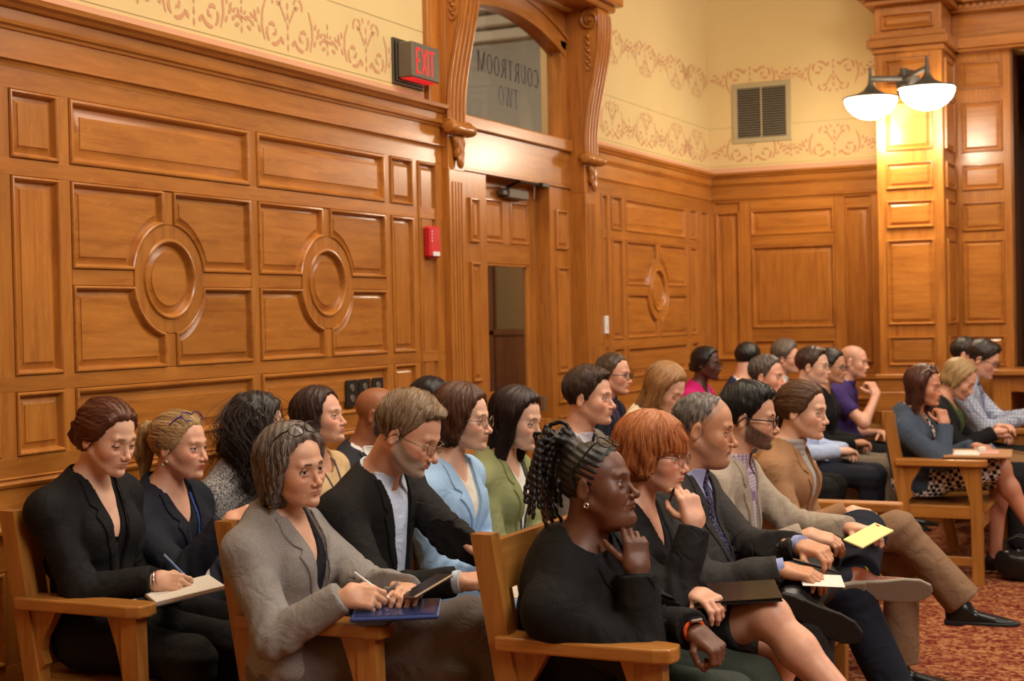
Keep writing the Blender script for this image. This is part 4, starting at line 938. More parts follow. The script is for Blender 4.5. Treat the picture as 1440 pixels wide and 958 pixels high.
def H_bob(s):
    ln = s.get('hlen', .09); fr = s.get('fringe', 0); vol = s.get('hvol', 1.0); ww = s.get('fw', 1)
    def f(P):
        Q = P.copy(); Q[:, 1] = np.abs(Q[:, 1])
        d = ell(P, (-.012, 0, .038), (.104+.010*vol, .080*ww+.014*vol, .086+.014*vol))
        d = smin(d, ell(P, (-.042, 0, -.018), (.070+.006*vol, .076+.012*vol, ln)), .02)
        d = smin(d, cap(Q, (.018, .070, .03), (.008+s.get('hfront', 0), .076*vol, -ln*.62), .018*vol, .013), .02)
        d = smax(d, P[:, 0]-(.046+.34*P[:, 2])-s.get('hl', 0), .010)
        d = smax(d, -ell(P, (.062, 0, -.035), (.058, .060, .09)), .010); d = smax(d, -P[:, 2]-ln, .012)
        if fr: 
            b_ = ell(P, (.006, .0, .036), (.098, .080, .083)); b_ = smax(b_, (.018-fr*.012)-P[:, 2]+.10*np.abs(P[:, 1]-.0), .006); b_ = smax(b_, -P[:, 0]+.02, .01); d = smin(d, b_, .010)
        return d+grooves(P, 80, .0020)
    return f
def H_locs(s):
    segs = []; rg = np.random.default_rng(5)
    for i in range(22):   # locs gathered in a high knot, falling back and sideways
        a = rg.uniform(0, 2*pi); b = (-.055+.02*cos(a), .02*sin(a), .118); r0 = .0065
        side = .055*sin(a); p1 = (-.085+.03*cos(a), side, .155+.012*rg.normal()); p2 = (-.125+.02*cos(a), side*1.4, .115+.02*rg.normal()); L_ = rg.uniform(.03, .17)
        p3 = (-.145+.015*rg.normal(), side*1.5+.01*rg.normal(), .09-L_*.7); p4 = (p3[0]+.01*rg.normal(), p3[1], p3[2]-L_*.35)
        segs += [(b, p1), (p1, p2), (p2, p3), (p3, p4)]
    for a in np.linspace(0, 2*pi, 12)[:-1]:   # the loop standing up
        segs.append(((-.085+.03*cos(a), .0, .165+.022*sin(a)), (-.085+.03*cos(a+.57), .0, .165+.022*sin(a+.57))))
    for i in range(16):   # rows drawn up from the hairline
        y = -.06+.008*i; segs.append(((.03-abs(y)*.5, y, .098-abs(y)*.35), (-.05, y*.25, .125))); segs.append(((-.085, y, .02), (-.06, y*.3, .12)))
    def f(P):
        d = cap_hair(P, .005, .0, -.006); d = smin(d, ell(P, (-.058, 0, .112), (.036, .036, .028)), .015)
        for a, b in segs: d = smin(d, cap(P, a, b, .0062, .0058), .003)
        return d+.0012*np.sin(P[:, 2]*300+P[:, 0]*200)
    return f
STY = dict(short=H_short, bun=H_bun, pony=H_pony, long=H_long, bob=H_bob, locs=H_locs)
def strands(fn, s, n, col, lo, hi, style, rg):
    """loose strands marched over the hair surface"""
    m = n*3; P = (np.array(lo)+rg.random((m, 3))*(np.array(hi)-np.array(lo))).astype(f32)
    def grad(P, e=.002):
        g = np.stack([fn(P+A3(v))-fn(P-A3(v)) for v in ((e, 0, 0), (0, e, 0), (0, 0, e))], 1); return g/(np.linalg.norm(g, axis=1)[:, None]+1e-9)
    for _ in range(8): d = fn(P); P = P-np.clip(d, -.03, .03)[:, None]*grad(P)
    ok = (np.abs(fn(P)) < .003) & (P[:, 2] > lo[2]); P = P[ok][:n]
    if len(P) < 5: return None
    off = rg.uniform(.0002, .0030, len(P)).astype(f32); steps = s.get('ssteps', 9); st = s.get('slen', .10)/steps*rg.uniform(.5, 1.2, len(P)).astype(f32)
    tgt = A3(s.get('tie', (-.105, 0, .02))); crown = A3((-.03+s.get('part', 0)*0, s.get('part', 0), .12)); path = [P.copy()]
    jit = rg.normal(0, .18, (len(P), 3)).astype(f32)
    for k in range(steps):
        g = grad(P)
        if style in ('bun', 'pony'):
            v = tgt-P; far = np.linalg.norm(v, axis=1)[:, None]; v = v/(far+1e-6); beh = (P[:, 0] < tgt[0]+.0)[:, None]; v = np.where(beh, A3((0, 0, -1)), v)
        elif style == 'short': v = np.stack([np.full(len(P), .35 if s.get('quiff') else -.1), P[:, 1]*9+s.get('comb', 0), -.25-np.abs(P[:, 1])*9], 1).astype(f32)
        else: v = P-crown; v = v*A3((1, 1, .2)); v = v/(np.linalg.norm(v, axis=1)[:, None]+1e-6)*.6+A3((0, 0, -1))
        v = v+jit; v = v-(v*g).sum(1)[:, None]*g; v = v/(np.linalg.norm(v, axis=1)[:, None]+1e-6)
        cu = s.get('curl', 0)
        if cu: v = v+.9*np.stack([np.sin(k*1.5+P[:, 2]*90), np.cos(k*1.7+P[:, 2]*80), np.zeros(len(P))], 1)
        P = (P+v*st[:, None]).astype(f32); P = P-(np.clip(fn(P)-off, -.01, .01))[:, None]*grad(P); path.append(P.copy())
    S = np.stack(path, 1)
    if not s.get('fringe') and style in ('long', 'bob'): S = S[~((S[..., 0] > .055) & (np.abs(S[..., 1]) < .058) & (S[..., 2] < .065)).any(1)]
    m, k = S.shape[:2]; T = np.gradient(S, axis=1); T /= np.linalg.norm(T, axis=2)[..., None]+1e-9
    U = np.cross(T, np.array((.3, .2, .93))); U /= np.linalg.norm(U, axis=2)[..., None]+1e-9; W_ = np.cross(T, U)
    rr = s.get('sr', .0008)*np.sin(np.linspace(.35, pi-.12, k))[None, :, None]
    V = np.stack([S+U*rr*cos(a)+W_*rr*sin(a) for a in (0, 2.094, 4.189)], 2).reshape(-1, 3)
    i = np.arange(m)[:, None, None]*k*3+np.arange(k-1)[None, :, None]*3+np.arange(3)[None, None, :]; j = np.arange(m)[:, None, None]*k*3+np.arange(k-1)[None, :, None]*3+((np.arange(3)+1) % 3)[None, None, :]
    F = np.stack([i, j, j+3, i+3], -1).reshape(-1, 4)
    cv = np.array(col)[None]*rg.uniform(.6, 1.55, (m, 1)); gs = s.get('grey')
    if gs is not None: mk_ = rg.random(m) < gs[1]; cv[mk_] = np.array(gs[0])*rg.uniform(.7, 1.2, (mk_.sum(), 1))
    return V, F, cv.repeat(k*3, 0)
# ------------------------------------------------------------ a seated person
HV = (.0025, .0036, .0050); GV = (.0065, .009, .012); FV = (.0030, .0042, .0060)
def rotm(yaw, pitch=0, roll=0):
    a, p, r = map(radians, (yaw, pitch, roll))
    Rz = np.array([[cos(a), -sin(a), 0], [sin(a), cos(a), 0], [0, 0, 1]]); Ry = np.array([[cos(p), 0, sin(p)], [0, 1, 0], [-sin(p), 0, cos(p)]]); Rx = np.array([[1, 0, 0], [0, cos(r), -sin(r)], [0, sin(r), cos(r)]])
    return Rz @ Ry @ Rx
def ik(S, W, l1, l2, pole):
    d = W-S; D = np.linalg.norm(d); u = d/D
    if D > (l1+l2)*.995: W = S+u*(l1+l2)*.995; D = (l1+l2)*.995
    if D < abs(l1-l2)+.02: D = abs(l1-l2)+.02
    a = (l1*l1-l2*l2+D*D)/(2*D); h = math.sqrt(max(l1*l1-a*a, 0)); p = pole-(pole @ u)*u; p = nrm(p)
    return S+u*a+p*h, W
def hand_segs(W, dr, bk, sgn, curl, spread, sc):
    """returns palm and finger capsules; sgn=+1 right hand, -1 left"""
    dr = nrm(dr); bk = nrm(bk-(bk @ dr)*dr); sd = np.cross(bk, dr)*sgn
    M = np.stack([dr, sd, bk], 1)
    g = lambda a, b, c: W+(dr*a+sd*b+bk*c)*sc
    caps = []
    offs = (.030, .010, -.010, -.0285); L_ = (.070, .077, .072, .056); rr = (.0092, .0094, .0090, .0079); bx = (.086, .090, .086, .078)
    for i in range(4):
        p = g(bx[i], offs[i], 0); ang = 0; sp = radians(spread*(1.5-i)*1.0); c = curl[i+1]; cj = (c*.9, c*1.15, c*.7) if not hasattr(c, '__len__') else c
        pts = [g(bx[i]-.03, offs[i]*.85, 0), p]
        for k, fr in enumerate((.45, .30, .25)):
            ang += radians(cj[k]); d = dr*cos(ang)*cos(sp)+sd*sin(sp)-bk*sin(ang); pts.append(pts[-1]+nrm(d)*L_[i]*fr*sc)
        caps.append((pts, [rr[i]*1.02*sc, rr[i]*1.05*sc, rr[i]*sc, rr[i]*.92*sc, rr[i]*.78*sc]))
    t = curl[0]; t = t if hasattr(t, '__len__') else (t, t)
    d1 = nrm(dr*.62+sd*.70-bk*(.25+.012*t[0])); d2 = nrm(d1+(dr*.45-sd*.45-bk*.25)*t[1]/30); d3 = nrm(d2+(dr*.35-sd*.55-bk*.15)*t[1]/30)
    b = g(.020, .020, -.006); p1 = b+d1*.042*sc; p2 = p1+d2*.032*sc; p3 = p2+d3*.026*sc
    caps.append(([b, p1, p2, p3], [.0135*sc, .0108*sc, .0095*sc, .0080*sc]))
    return M, g, caps
def hand_sdf(P, W, El, H, sc, wrist_r=.024):
    M, g, caps = H; Mf = M.astype(f32)
    d = rbox(P, g(.048, .001, -.001), np.array((.046, .038, .0135))*sc, Mf, .0125*sc)
    d = smin(d, ell(P, g(.034, .022, -.010), np.array((.030, .016, .014))*sc, Mf), .012); d = smin(d, ell(P, g(.035, -.024, -.007), np.array((.032, .013, .013))*sc, Mf), .012)
    fa = nrm(W-El); d = smin(d, fcap(P, W-fa*.10, W+M[:, 0]*.012*sc, .030*sc, .0265*sc, .80, M[:, 2]), .022)
    for pts, rs in caps:
        c = None
        for i in range(len(pts)-1):
            e = cap(P, pts[i], pts[i+1], rs[i], rs[i+1]); c = e if c is None else smin(c, e, .003)
            if i: c = smin(c, sph(P, pts[i]+0, rs[i]*1.06), .002)
        d = smin(d, c, .005)
    return d
def bbox(pts, m): p = np.array(pts); return p.min(0)-m, p.max(0)+m
LEGS = dict(std=dict(R=((.44, -.105, .50), (.43, -.11, .09), (1, -.12, 0)), L=((.44, .105, .50), (.43, .12, .09), (1, .12, 0))))
def person(s):
    q = s.get('q', 2); hv, gv, fv = HV[q], GV[q], FV[q]; fem = s.get('f', 0); sc = s.get('sc', 1.0)
    px, py = s['at']; root = empty('person', (px, py, 0), label=s['label'], cat='person', group='seated audience in the courtroom')
    a = radians(s.get('yaw', 0)); F0_ = np.array((cos(a), sin(a), 0)); L0 = np.array((-sin(a), cos(a), 0)); U0 = np.array((0, 0, 1.))
    lo = lambda v: F0_*v[0]+L0*v[1]+U0*v[2]
    org = np.array((px, py, 0.)); Hc = np.array(s['head'])-org; Rh = rotm(s.get('hyaw', 0), s.get('hpitch', 0), s.get('hroll', 0)); hs = s.get('hs', .97 if fem else 1.0)
    P0 = U0*.54+lo(s.get('pel', (0, 0, 0))); nb = s.get('nb', (0, 0, 0)); Nb = Hc+Rh @ np.array((-.052, 0, -.120))*hs+lo((-.012+nb[0], nb[1], -.050+nb[2]))
    up = nrm(Nb-P0); fw = nrm(F0_-(F0_ @ up)*up); lf = np.cross(up, fw); TM = np.stack([fw, lf, up], 1).astype(f32)
    g = s.get('girth', 1.0); sw = s.get('sw', .165 if fem else .190)*sc; L_ = np.linalg.norm(Nb-P0)
    bow = s.get('bow', .03); Ct = P0+up*(L_*.66)-fw*bow*.6; Wt = P0+up*(L_*.34)-fw*bow
    Sh = {k: Nb-up*(.068+s.get('drop', 0))+lf*sg*sw-fw*.012+lo(s.get('sh'+k, (0, 0, 0))) for k, sg in (('R', -1), ('L', 1))}
    bust = s.get('bust', .038 if fem else 0); belly = s.get('belly', 0)
    neckr = (.048 if fem else .057)*s.get('neck', 1)*sc; Nk = Hc+Rh @ np.array((-.028, 0, -.055))*hs
    def torso(P):
        d = ell(P, Ct, (.108*g, (.150 if fem else .172)*g*sc, .20), TM)
        d = smin(d, ell(P, Wt+fw*.01, ((.098 if fem else .108)*g+belly*.5, (.130 if fem else .152)*g*sc, .17), TM), .05)
        d = smin(d, ell(P, P0+fw*.03, (.135*g, .175*(1.04 if fem else 1)*g, .125), TM), .06)
        for k, sg in (('R', -1), ('L', 1)):
            d = smin(d, cap(P, Nb-up*.075+lf*sg*.05, Sh[k]-up*.0, .068, .054), .045)
            d = smin(d, cap(P, Nb+up*.015, Sh[k]+up*.012, .036, .040), .05)
            if bust: d = smin(d, ell(P, Ct+fw*(.075*g+bust*.35)+lf*sg*.070+up*.005, (bust*1.1, .062, .062), TM), .04)
        if belly: d = smin(d, ell(P, Wt+fw*(.055+belly*.6)+up*-.02, (.07+belly*.6, .13*g, .12), TM), .07)
        return d
    # arms
    arm = {}; aL = s.get('al', 1.0)*sc*(.94 if fem else 1)
    DEF = dict(R=dict(w=(.27, -.08, .66), d=(.55, .75, -.05), b=(.2, .1, 1)), L=dict(w=(.27, .08, .65), d=(.55, -.75, -.05), b=(.2, -.1, 1)))
    for k, sg in (('R', -1), ('L', 1)):
        A = dict(DEF[k]); A.update(s.get(k, {})); W = lo(A['w']) if 'w' in A and not A.get('world') else np.array(A['w'])-org
        pole = lo(A.get('pole', (-.5, sg*.35, -.8))); E, W = ik(Sh[k], W, .285*aL, .250*aL, pole)
        dr = lo(A['d']); bk = lo(A['b']); hsz = s.get('hand', .90 if fem else 1.0)
        arm[k] = dict(E=E, W=W, H=hand_segs(W, dr, bk, 1 if k == 'R' else -1, A.get('curl', (8, 22, 26, 28, 30)), A.get('spread', 3), hsz), dr=nrm(dr), bk=nrm(bk), sz=hsz, A=A)
    s['_arm'] = arm; s['_org'] = org
    # ---- legs
    LG = LEGS['std']; legs = {}
    for k, sg in (('R', -1), ('L', 1)):
        K, An, toe = s.get('leg'+k, LG[k]); legs[k] = (P0+lf*sg*.088+F0_*.03-U0*.005, lo(K), lo(An), nrm(lo(toe)))
    # ---- skin: head, neck, upper chest as one surface, hands; bare legs for skirts
    RhT = Rh.astype(f32); Hf = A3(Hc)
    toH = lambda P: ((P-Hf) @ RhT)/f32(hs)
    def skin(P):
        d = head_sdf(toH(P), s)*hs
        nk = cap(P, Nk, Nb-up*.01+fw*.004, neckr, neckr*1.08); d = smin(d, nk, .022)
        if not fem: d = smin(d, sph(P, Nk+(Nb-Nk)*.5+fw*(neckr-.004), .012), .02)
        return smin(d, torso(P)+.002, .03)
    dep = s.get('chest', .16 if s.get('open', fem) else .06)
    lo1, hi1 = bbox([Hc+Rh @ np.array(v)*hs for v in ((.135, 0, 0), (-.115, 0, 0), (0, .10, .03), (0, -.10, .03), (0, 0, .13), (0, 0, -.14))]+[Nb+lf*.11-up*dep, Nb-lf*.11-up*dep, Nb+fw*.14-up*dep], .01)
    lo1[2] = max(lo1[2], (Nb-up*dep)[2]-.02)
    parts = [nets(skin, lo1, hi1, hv)]; nhead = len(parts[0][0])
    for k in 'RL':
        ar = arm[k]
        if ar['A'].get('hide'): continue
        pts = [p for ps, _ in ar['H'][2] for p in ps]+[ar['W']-nrm(ar['W']-ar['E'])*.06]
        l_, h_ = bbox(pts, .022); parts.append(nets(lambda P, ar=ar: hand_sdf(P, ar['W'], ar['E'], ar['H'], ar['sz']), l_, h_, fv))
        bare = s.get('bare_arm')
        if bare: 
            l_, h_ = bbox([ar['E'], ar['W'], Sh[k]], .08); parts.append(nets(lambda P, ar=ar, k=k: smin(cap(P, Sh[k], ar['E'], .046, .040), cap(P, ar['E'], ar['W'], .041, .026), .02), l_, h_, gv))
    sk = s.get('skirt')
    if sk:
        def bl(P):
            d = None
            for k in 'RL':
                h_, K, An, toe = legs[k]; cm = K+(An-K)*.32-toe*.012
                e = mins(.03, cap(P, h_+(K-h_)*.3, K, .076, .053), cap(P, K+(An-K)*.02, cm, .049, .053), cap(P, cm, An, .052, .032), ell(P, K+toe*.012, (.05, .05, .055)))
                e = smin(e, fcap(P, An-U0*.03-toe*.02, An-U0*.055+toe*.13, .032, .028, .8, U0), .03); d = e if d is None else smin(d, e, .012)
            return d
        l_, h_ = bbox([x for k in 'RL' for x in legs[k][:3]]+[legs[k][2]+legs[k][3]*.17-U0*.07 for k in 'RL'], .07); parts.append(nets(bl, l_, h_, gv*.8))
    def scol(V):
        c = np.repeat(np.array(s['skin'])[None], len(V), 0); c[:nhead] = face_color((V[:nhead]-Hc) @ Rh/hs, s)
        far = ((V-Hc) @ up) < -.16; c[:nhead][far[:nhead]] = s['skin']
        if len(V) > nhead: c[nhead:] = np.array(s.get('handc', s['skin']))
        for k in 'RL':   # nails
            for ps, rs in arm[k]['H'][2]:
                tip = ps[-1]+arm[k]['H'][0][:, 2]*rs[-1]*.8
                m = np.linalg.norm(V-tip, axis=1) < rs[-1]*.95; c[m] = np.array(s.get('nails', np.array(s['skin'])*np.array((1.08, .95, .92))))
        if s.get('tights') and sk: c[nhead:][V[nhead:, 2] < .62] = s['tights']
        return c
    Vb = np.concatenate([p[0] for p in parts]); Fb = []; n_ = 0; own = []
    for i, p in enumerate(parts): Fb.append(np.asarray(p[1])+n_); own += [i]*len(p[0]); n_ += len(p[0])
    Fb = np.concatenate(Fb); own = np.array(own); ex_v, ex_f = [], []; nV = len(Vb)
    def link(path, r, ia, ib):
        nonlocal nV
        m = MB().tube(path, r, 8, cap=False); v = np.array(m.V); f_ = np.array(m.F)+nV; f_[f_ == nV] = ia; last = nV+(len(path)-1)*8; f_[f_ == last] = ib
        ex_v.append(v); ex_f.append(f_); nV += len(v)
    def nearest(i, p): idx = np.where(own == i)[0]; return int(idx[np.argmin(((Vb[idx]-p)**2).sum(1))])
    pi_ = 1
    for k in 'RL':
        ar = arm[k]
        if ar['A'].get('hide'): continue
        fa = nrm(ar['W']-ar['E']); st_ = ar['W']-fa*.05; ch_ = Nb-up*(dep*.8); link([st_, ar['E'], Sh[k]*.9+Ct*.1, ch_], .014, nearest(pi_, st_), nearest(0, ch_)); pi_ += 1
        if s.get('bare_arm'): link([st_, st_-fa*.03], .01, nearest(pi_-1, st_), nearest(pi_, st_)); pi_ += 1
    if s.get('skirt'): ch_ = Nb-up*(dep*.8); k0 = legs['L'][0]+(legs['L'][1]-legs['L'][0])*.3; link([ch_, Wt, P0, k0], .02, nearest(0, ch_), nearest(len(parts)-1, k0))
    body = mesh_obj('body', [(np.concatenate([Vb]+ex_v), np.concatenate([Fb]+ex_f))], SKIN, root, scol)
    # eyes
    ey, ec = [], []
    for sg in (-1, 1):
        c0 = np.array((.0735, .0320*sg, -.001)); gy = radians(s.get('gaze', (0, 0))[0]); gp = radians(s.get('gaze', (0, 0))[1]); ax = np.array((cos(gy)*cos(gp), sin(gy)*cos(gp), -sin(gp)))
        t1 = nrm(np.cross(ax, (0, 0, 1))); t2 = np.cross(t1, ax); V = []; C_ = []; n = 16; th = (0.5, 9, 10.5, 24, 27, 45, 70, 100, 150)
        ic = s.get('iris', (.06, .03, .015)); cs = ((.004,)*3, (.004,)*3, ic, ic, (.50, .44, .40), (.50, .44, .40), (.5, .4, .36), (.6, .4, .36), (.6, .4, .36))
        for t, cc in zip(th, cs):
            for j in range(n): b_ = 2*pi*j/n; V.append(c0+.0133*(ax*cos(radians(t))+(t1*cos(b_)+t2*sin(b_))*sin(radians(t)))); C_.append(cc)
        V = np.array(V); Fq = np.array([(i*n+j, i*n+(j+1) % n, (i+1)*n+(j+1) % n, (i+1)*n+j) for i in range(len(th)-1) for j in range(n)])
        if s.get('lid', 16) > -30: mesh_obj('eye', [(Hc+(V @ Rh.T)*hs, Fq)], EYE, root, np.array(C_))
    # ---- hair
    st = s.get('style')
    if st:
        fn = STY[st](s); hlo, hhi = s.get('hbox', ((-.19, -.13, -max(.12, s.get('hlen', .1)+.02)), (.12, .13, .17 if st != 'locs' else .21)))
        wl_ = lambda P: fn(P)
        Vh, Fh = nets(fn, hlo, hhi, hv*1.15 if st != 'long' else hv*1.5)
        col = np.array(s['hairc']); rg = np.random.default_rng(s.get('seed', 3))
        cv = col[None]*(.70+.10*np.sin(Vh[:, 1:2]*260+Vh[:, :1]*190+2*np.sin(Vh[:, 2:]*50))+.25*rg.random((len(Vh), 1)))
        hp = [(Vh, Fh)]; hc = [cv]; gs = s.get('grey')
        if gs is not None:
            m = (.5+.5*np.sin(Vh[:, 1:2]*170+Vh[:, :1]*240+Vh[:, 2:]*30))*gs[1]; hc = [cv*(1-m)+np.array(gs[0])[None]*m]
        ns = int(s.get('ns', (650, 260, 0)[q])*2.2)
        if ns and st != 'locs':
            r_ = strands(fn, s, ns, s['hairc'], (-.15, -.11, -.10 if st != 'short' else -.05), (.11, .11, .13), st, rg)
            if r_ is not None: hp.append((r_[0], r_[1])); hc.append(r_[2])
        Vs = [Hc+(v @ Rh.T)*hs for v, _ in hp]
        ho = mesh_obj('hair', [(v, f_) for v, (_, f_) in zip(Vs, hp)], HAIR, root, np.concatenate(hc))
    # ---- upper clothes
    top = s['top']; jk = top.get('jacket'); cutv = top.get('v', .30); hw0 = top.get('hw', .074); hwb = top.get('hwb', 0.0)
    sleeve = top.get('sleeve', 'long'); wa = top.get('wr', 1.0)*.0042; ph = s.get('seed', 3)*1.7
    def arms_sdf(P, t, r1=.052, r2=.042, r3=.033, short=False):
        d = None
        for k in 'RL':
            ar = arm[k]; E, W = ar['E'], ar['W']; u = cap(P, Sh[k]-up*.004, E, (r1+t)*g**.5, (r2+t)*g**.4)
            if short:
                dd = nrm(E-Sh[k]); c = smax(u, ((P-A3(Sh[k]+(E-Sh[k])*.62)) @ A3(dd)), .004)
            else:
                fa = nrm(W-E); lo_ = cap(P, E, W, (r2+t*.9)*g**.35, r3+t); cut = top.get('cuff', .012); lo_ = np.maximum(lo_, (P-A3(W-fa*cut)) @ A3(fa)); c = smin(u, lo_, .03)
            if d is None: d = c
            else: d = np.minimum(d, c)
        return d
    def tfull(P, t, sh=False, kk=.04):
        ds = np.minimum(((P-A3(Sh['R']))**2).sum(1), ((P-A3(Sh['L']))**2).sum(1)); return smin(torso(P)-t, arms_sdf(P, t, short=sh), (.008+kk*np.exp(-ds/.018)).astype(f32))
    def uvf(P): Q = (P-A3(Nb)) @ TM; return Q[:, 1], Q[:, 2], Q[:, 0]
    allpts = [P0, Nb, Sh['R'], Sh['L']]+[arm[k][j] for k in 'RL' for j in 'EW']
    l0, h0 = bbox(allpts, .12); l0[2] = max(.40, l0[2]); h0[2] = max((Nb+up*.05)[2]+.01, *(arm[k][j][2]+.07 for k in 'RL' for j in 'EW'))
    p0m = float(np.min((P0-fw*.16)[:1])); l0[0] = min(l0[0], P0[0]-.2); h0[0] = max(h0[0], P0[0]+.25, (Ct+fw*.22)[0]); l0[1] -= .06; h0[1] += .06
    hem = top.get('hem', -.035)
    seatcut = lambda P: .437-P[:, 2]
    neckcap = lambda P, r: cap(P, Nb-up*(.012 if top.get('scollar') else .04)+fw*.012, Nb+up*.16+fw*.04, r*.96, r*1.12)
    def vcut(P, w0, vb, wb, slope=0):
        u, v, f = uvf(P); hw = wb+(w0-wb)*np.clip((v+vb)/vb, 0, 1.3); hw = np.where(v < -vb, wb if wb > 0 else -.01-(-vb-v)*.2, hw)
        return np.maximum((np.abs(u-top.get('shift', 0))-hw)*.96, -f+.0)      # negative inside the opening
    T_OUT = top.get('t', .012)
    def outer(P, raw=False):
        d = tfull(P, T_OUT, sleeve == 'short')+wa*wr(P, 1.0, ph)
        for k in 'RL': e = np.exp(-((P-A3(arm[k]['E']))**2).sum(1)/.006); d = d+e*.006*np.sin((P-A3(arm[k]['E'])) @ A3(nrm(arm[k]['W']-Sh[k]))*150+ph)
        v = (P-A3(P0)) @ A3(up); d = smax(d, hem-v, .01); d = np.maximum(d, seatcut(P))
        return d
    def outer_cut(P):
        d = outer(P); d = smax(d, -vcut(P, hw0, cutv, hwb), .003) if jk else d
        return smax(d, -neckcap(P, neckr+top.get('nk', .014)), .006)
    om = cloth(*top['c']) if isinstance(top['c'], tuple) and isinstance(top['c'][0], tuple) else cloth(top['c'])
    oj = mesh_obj('jacket' if jk else top.get('name', 'shirt'), [nets(outer_cut, l0, h0, gv)], om, root)
    inner = top.get('inner')
    if jk and inner is not None:
        im = cloth(*inner) if isinstance(inner[0], tuple) else cloth(inner)
        iv = top.get('iv')      # inner neckline: (half width, depth)
        def inn(P):
            d = torso(P)-T_OUT*.35+.0012*wr(P, 1.3, ph+1)
            d = smax(d, -neckcap(P, neckr+.004), .004)
            if iv:
                u, v, f = uvf(P); hw = iv[0]*np.clip((v+iv[1])/iv[1], 0, 1.3)**.7; hw = np.where(v < -iv[1], -.01, hw); d = smax(d, -np.maximum(np.abs(u)-hw, -f), .003)
            u, v, f = uvf(P); return np.maximum(d, -f-.02)
        l2, h2 = bbox([Nb+lf*.13, Nb-lf*.13, Nb+up*.03, Nb+fw*.2-up*.42-lf*.13, Nb+fw*.2-up*.42+lf*.13, P0+fw*.2], .02); l2[2] = max(l2[2], .5)
        mesh_obj(top.get('iname', 'shirt'), [nets(inn, l2, h2, gv*.85)], im, root)
    if top.get('turtle'):
        def tn(P): 
            v = (P-A3(Nb)) @ A3(up); d = np.abs(neckcap(P, neckr+.007))-.006+.0015*np.sin(v*260); return np.maximum(smax(d, v-.055, .006), -v-.03)
        l2, h2 = bbox([Nb+lf*.09, Nb-lf*.09, Nb+up*.06+fw*.09, Nb-up*.04-fw*.06], .02); mesh_obj('collar', [nets(tn, l2, h2, hv*1.2)], cloth(*inner) if isinstance(inner[0], tuple) else cloth(inner), root)
    # lapels and collars
    lv = hv*1.15
    if jk and top.get('lapel', 1):
        lw = top.get('lw', .048); nv = top.get('nv', -.085)
        for sg in (-1, 1):
            sh_ = top.get('shift', 0)
            ed = lambda v, sg=sg: hwb+(hw0-hwb)*min(1.3, max(0, (v+cutv)/cutv))
            pol = [(ed(.02), .02), (ed(-.10), -.10), (ed(-cutv+.01), -cutv+.006), (ed(-cutv+.05)+lw*.42, -cutv+.06), (ed(nv-.01)+lw, nv-.012), (ed(nv)+lw*.62, nv+.006), (ed(nv)+lw*.95, nv+.022), (ed(-.03)+lw*.80, -.03), (ed(.02)+lw*.5, .02)]
            def lp_(P, sg=sg, pol=pol):
                u, v, f = uvf(P); d = outer(P); return smax(np.maximum(np.maximum(d-.0050, -(d+.002)), -f+.0), poly2((u-sh_)*sg, v, pol), .002)
            l2, h2 = bbox([Nb+lf*sg*.01+up*.03, Nb+lf*sg*.15+fw*.22, Nb+lf*sg*.0-up*(cutv+.01)+fw*.22, Nb+lf*sg*.15-up*(cutv+.01)], .015)
            mesh_obj('lapel', [nets(lp_, l2, h2, lv*1.25)], om, root)
        def coll(P):
            u, v, f = uvf(P); d = np.abs(neckcap(P, neckr+.019))-.0045; d = np.maximum(np.maximum(d, v-.030+f*.25), -v-.035); return np.maximum(d, f-.055+.0*v)
        l2, h2 = bbox([Nb+lf*.12+up*.06, Nb-lf*.12-up*.05, Nb-fw*.12, Nb+fw*.08], .01); mesh_obj('jacket_collar', [nets(coll, l2, h2, lv*1.3)], om, root)
        for i in range(top.get('buttons', 1)):
            vv = -cutv-.015-.085*i; o_ = Nb+up*vv+lf*sh_+fw*.25
            for _ in range(14): o_ = o_-fw*float(outer(A3(o_)[None])[0])*.9
            Mx = Matrix.Translation(Vector(o_+fw*.0015)) @ Vector(fw).to_track_quat('Z', 'Y').to_matrix().to_4x4()
            MB().lathe([(.001, .004), (.009, .0035), (.0105, .001), (.009, -.002)], 14, M=Mx).build('button', top.get('btn', BLACK), root, auto=50)
    sc_ = top.get('scollar')
    if sc_:
        cm = cloth(*sc_) if isinstance(sc_[0], tuple) else cloth(sc_); op = top.get('copen', .012)
        def shc(P):
            u, v, f = uvf(P); r = neckcap(P, neckr+.0045); st_ = np.maximum(np.maximum(np.abs(r)-.0025, v-.048+f*.35), -v-.02)      # stand
            fl = np.maximum(np.maximum(np.abs(r-.0055-.10*np.maximum(0, .035-v))-.0022, v-.045+f*.35), -(v-(.012-.75*np.clip(f-.02, 0, .09)+.25*np.abs(u))))
            d = np.maximum(np.minimum(st_, fl), -np.maximum(np.abs(u)-(op+np.maximum(0, .03-v)*top.get('cslope', .5)), -(f-.02)))
            S = smin(torso(P)-T_OUT*.35, neckcap(P, neckr+.007), .01); fp = np.maximum(np.maximum(np.abs(S-.0045)-.0026, poly2(np.abs(u), v, [(op, .034), (op+.05, .040), (.078, .004), (op+.034, -.052), (op+.004, -.006)])), -f)
            return np.minimum(d, fp)
        l2, h2 = bbox([Nb+lf*.10+up*.07, Nb-lf*.10-up*.06, Nb-fw*.10, Nb+fw*.16-up*.065], .012); mesh_obj('shirt_collar', [nets(shc, l2, h2, lv)], cm, root)
    tie = top.get('tie')
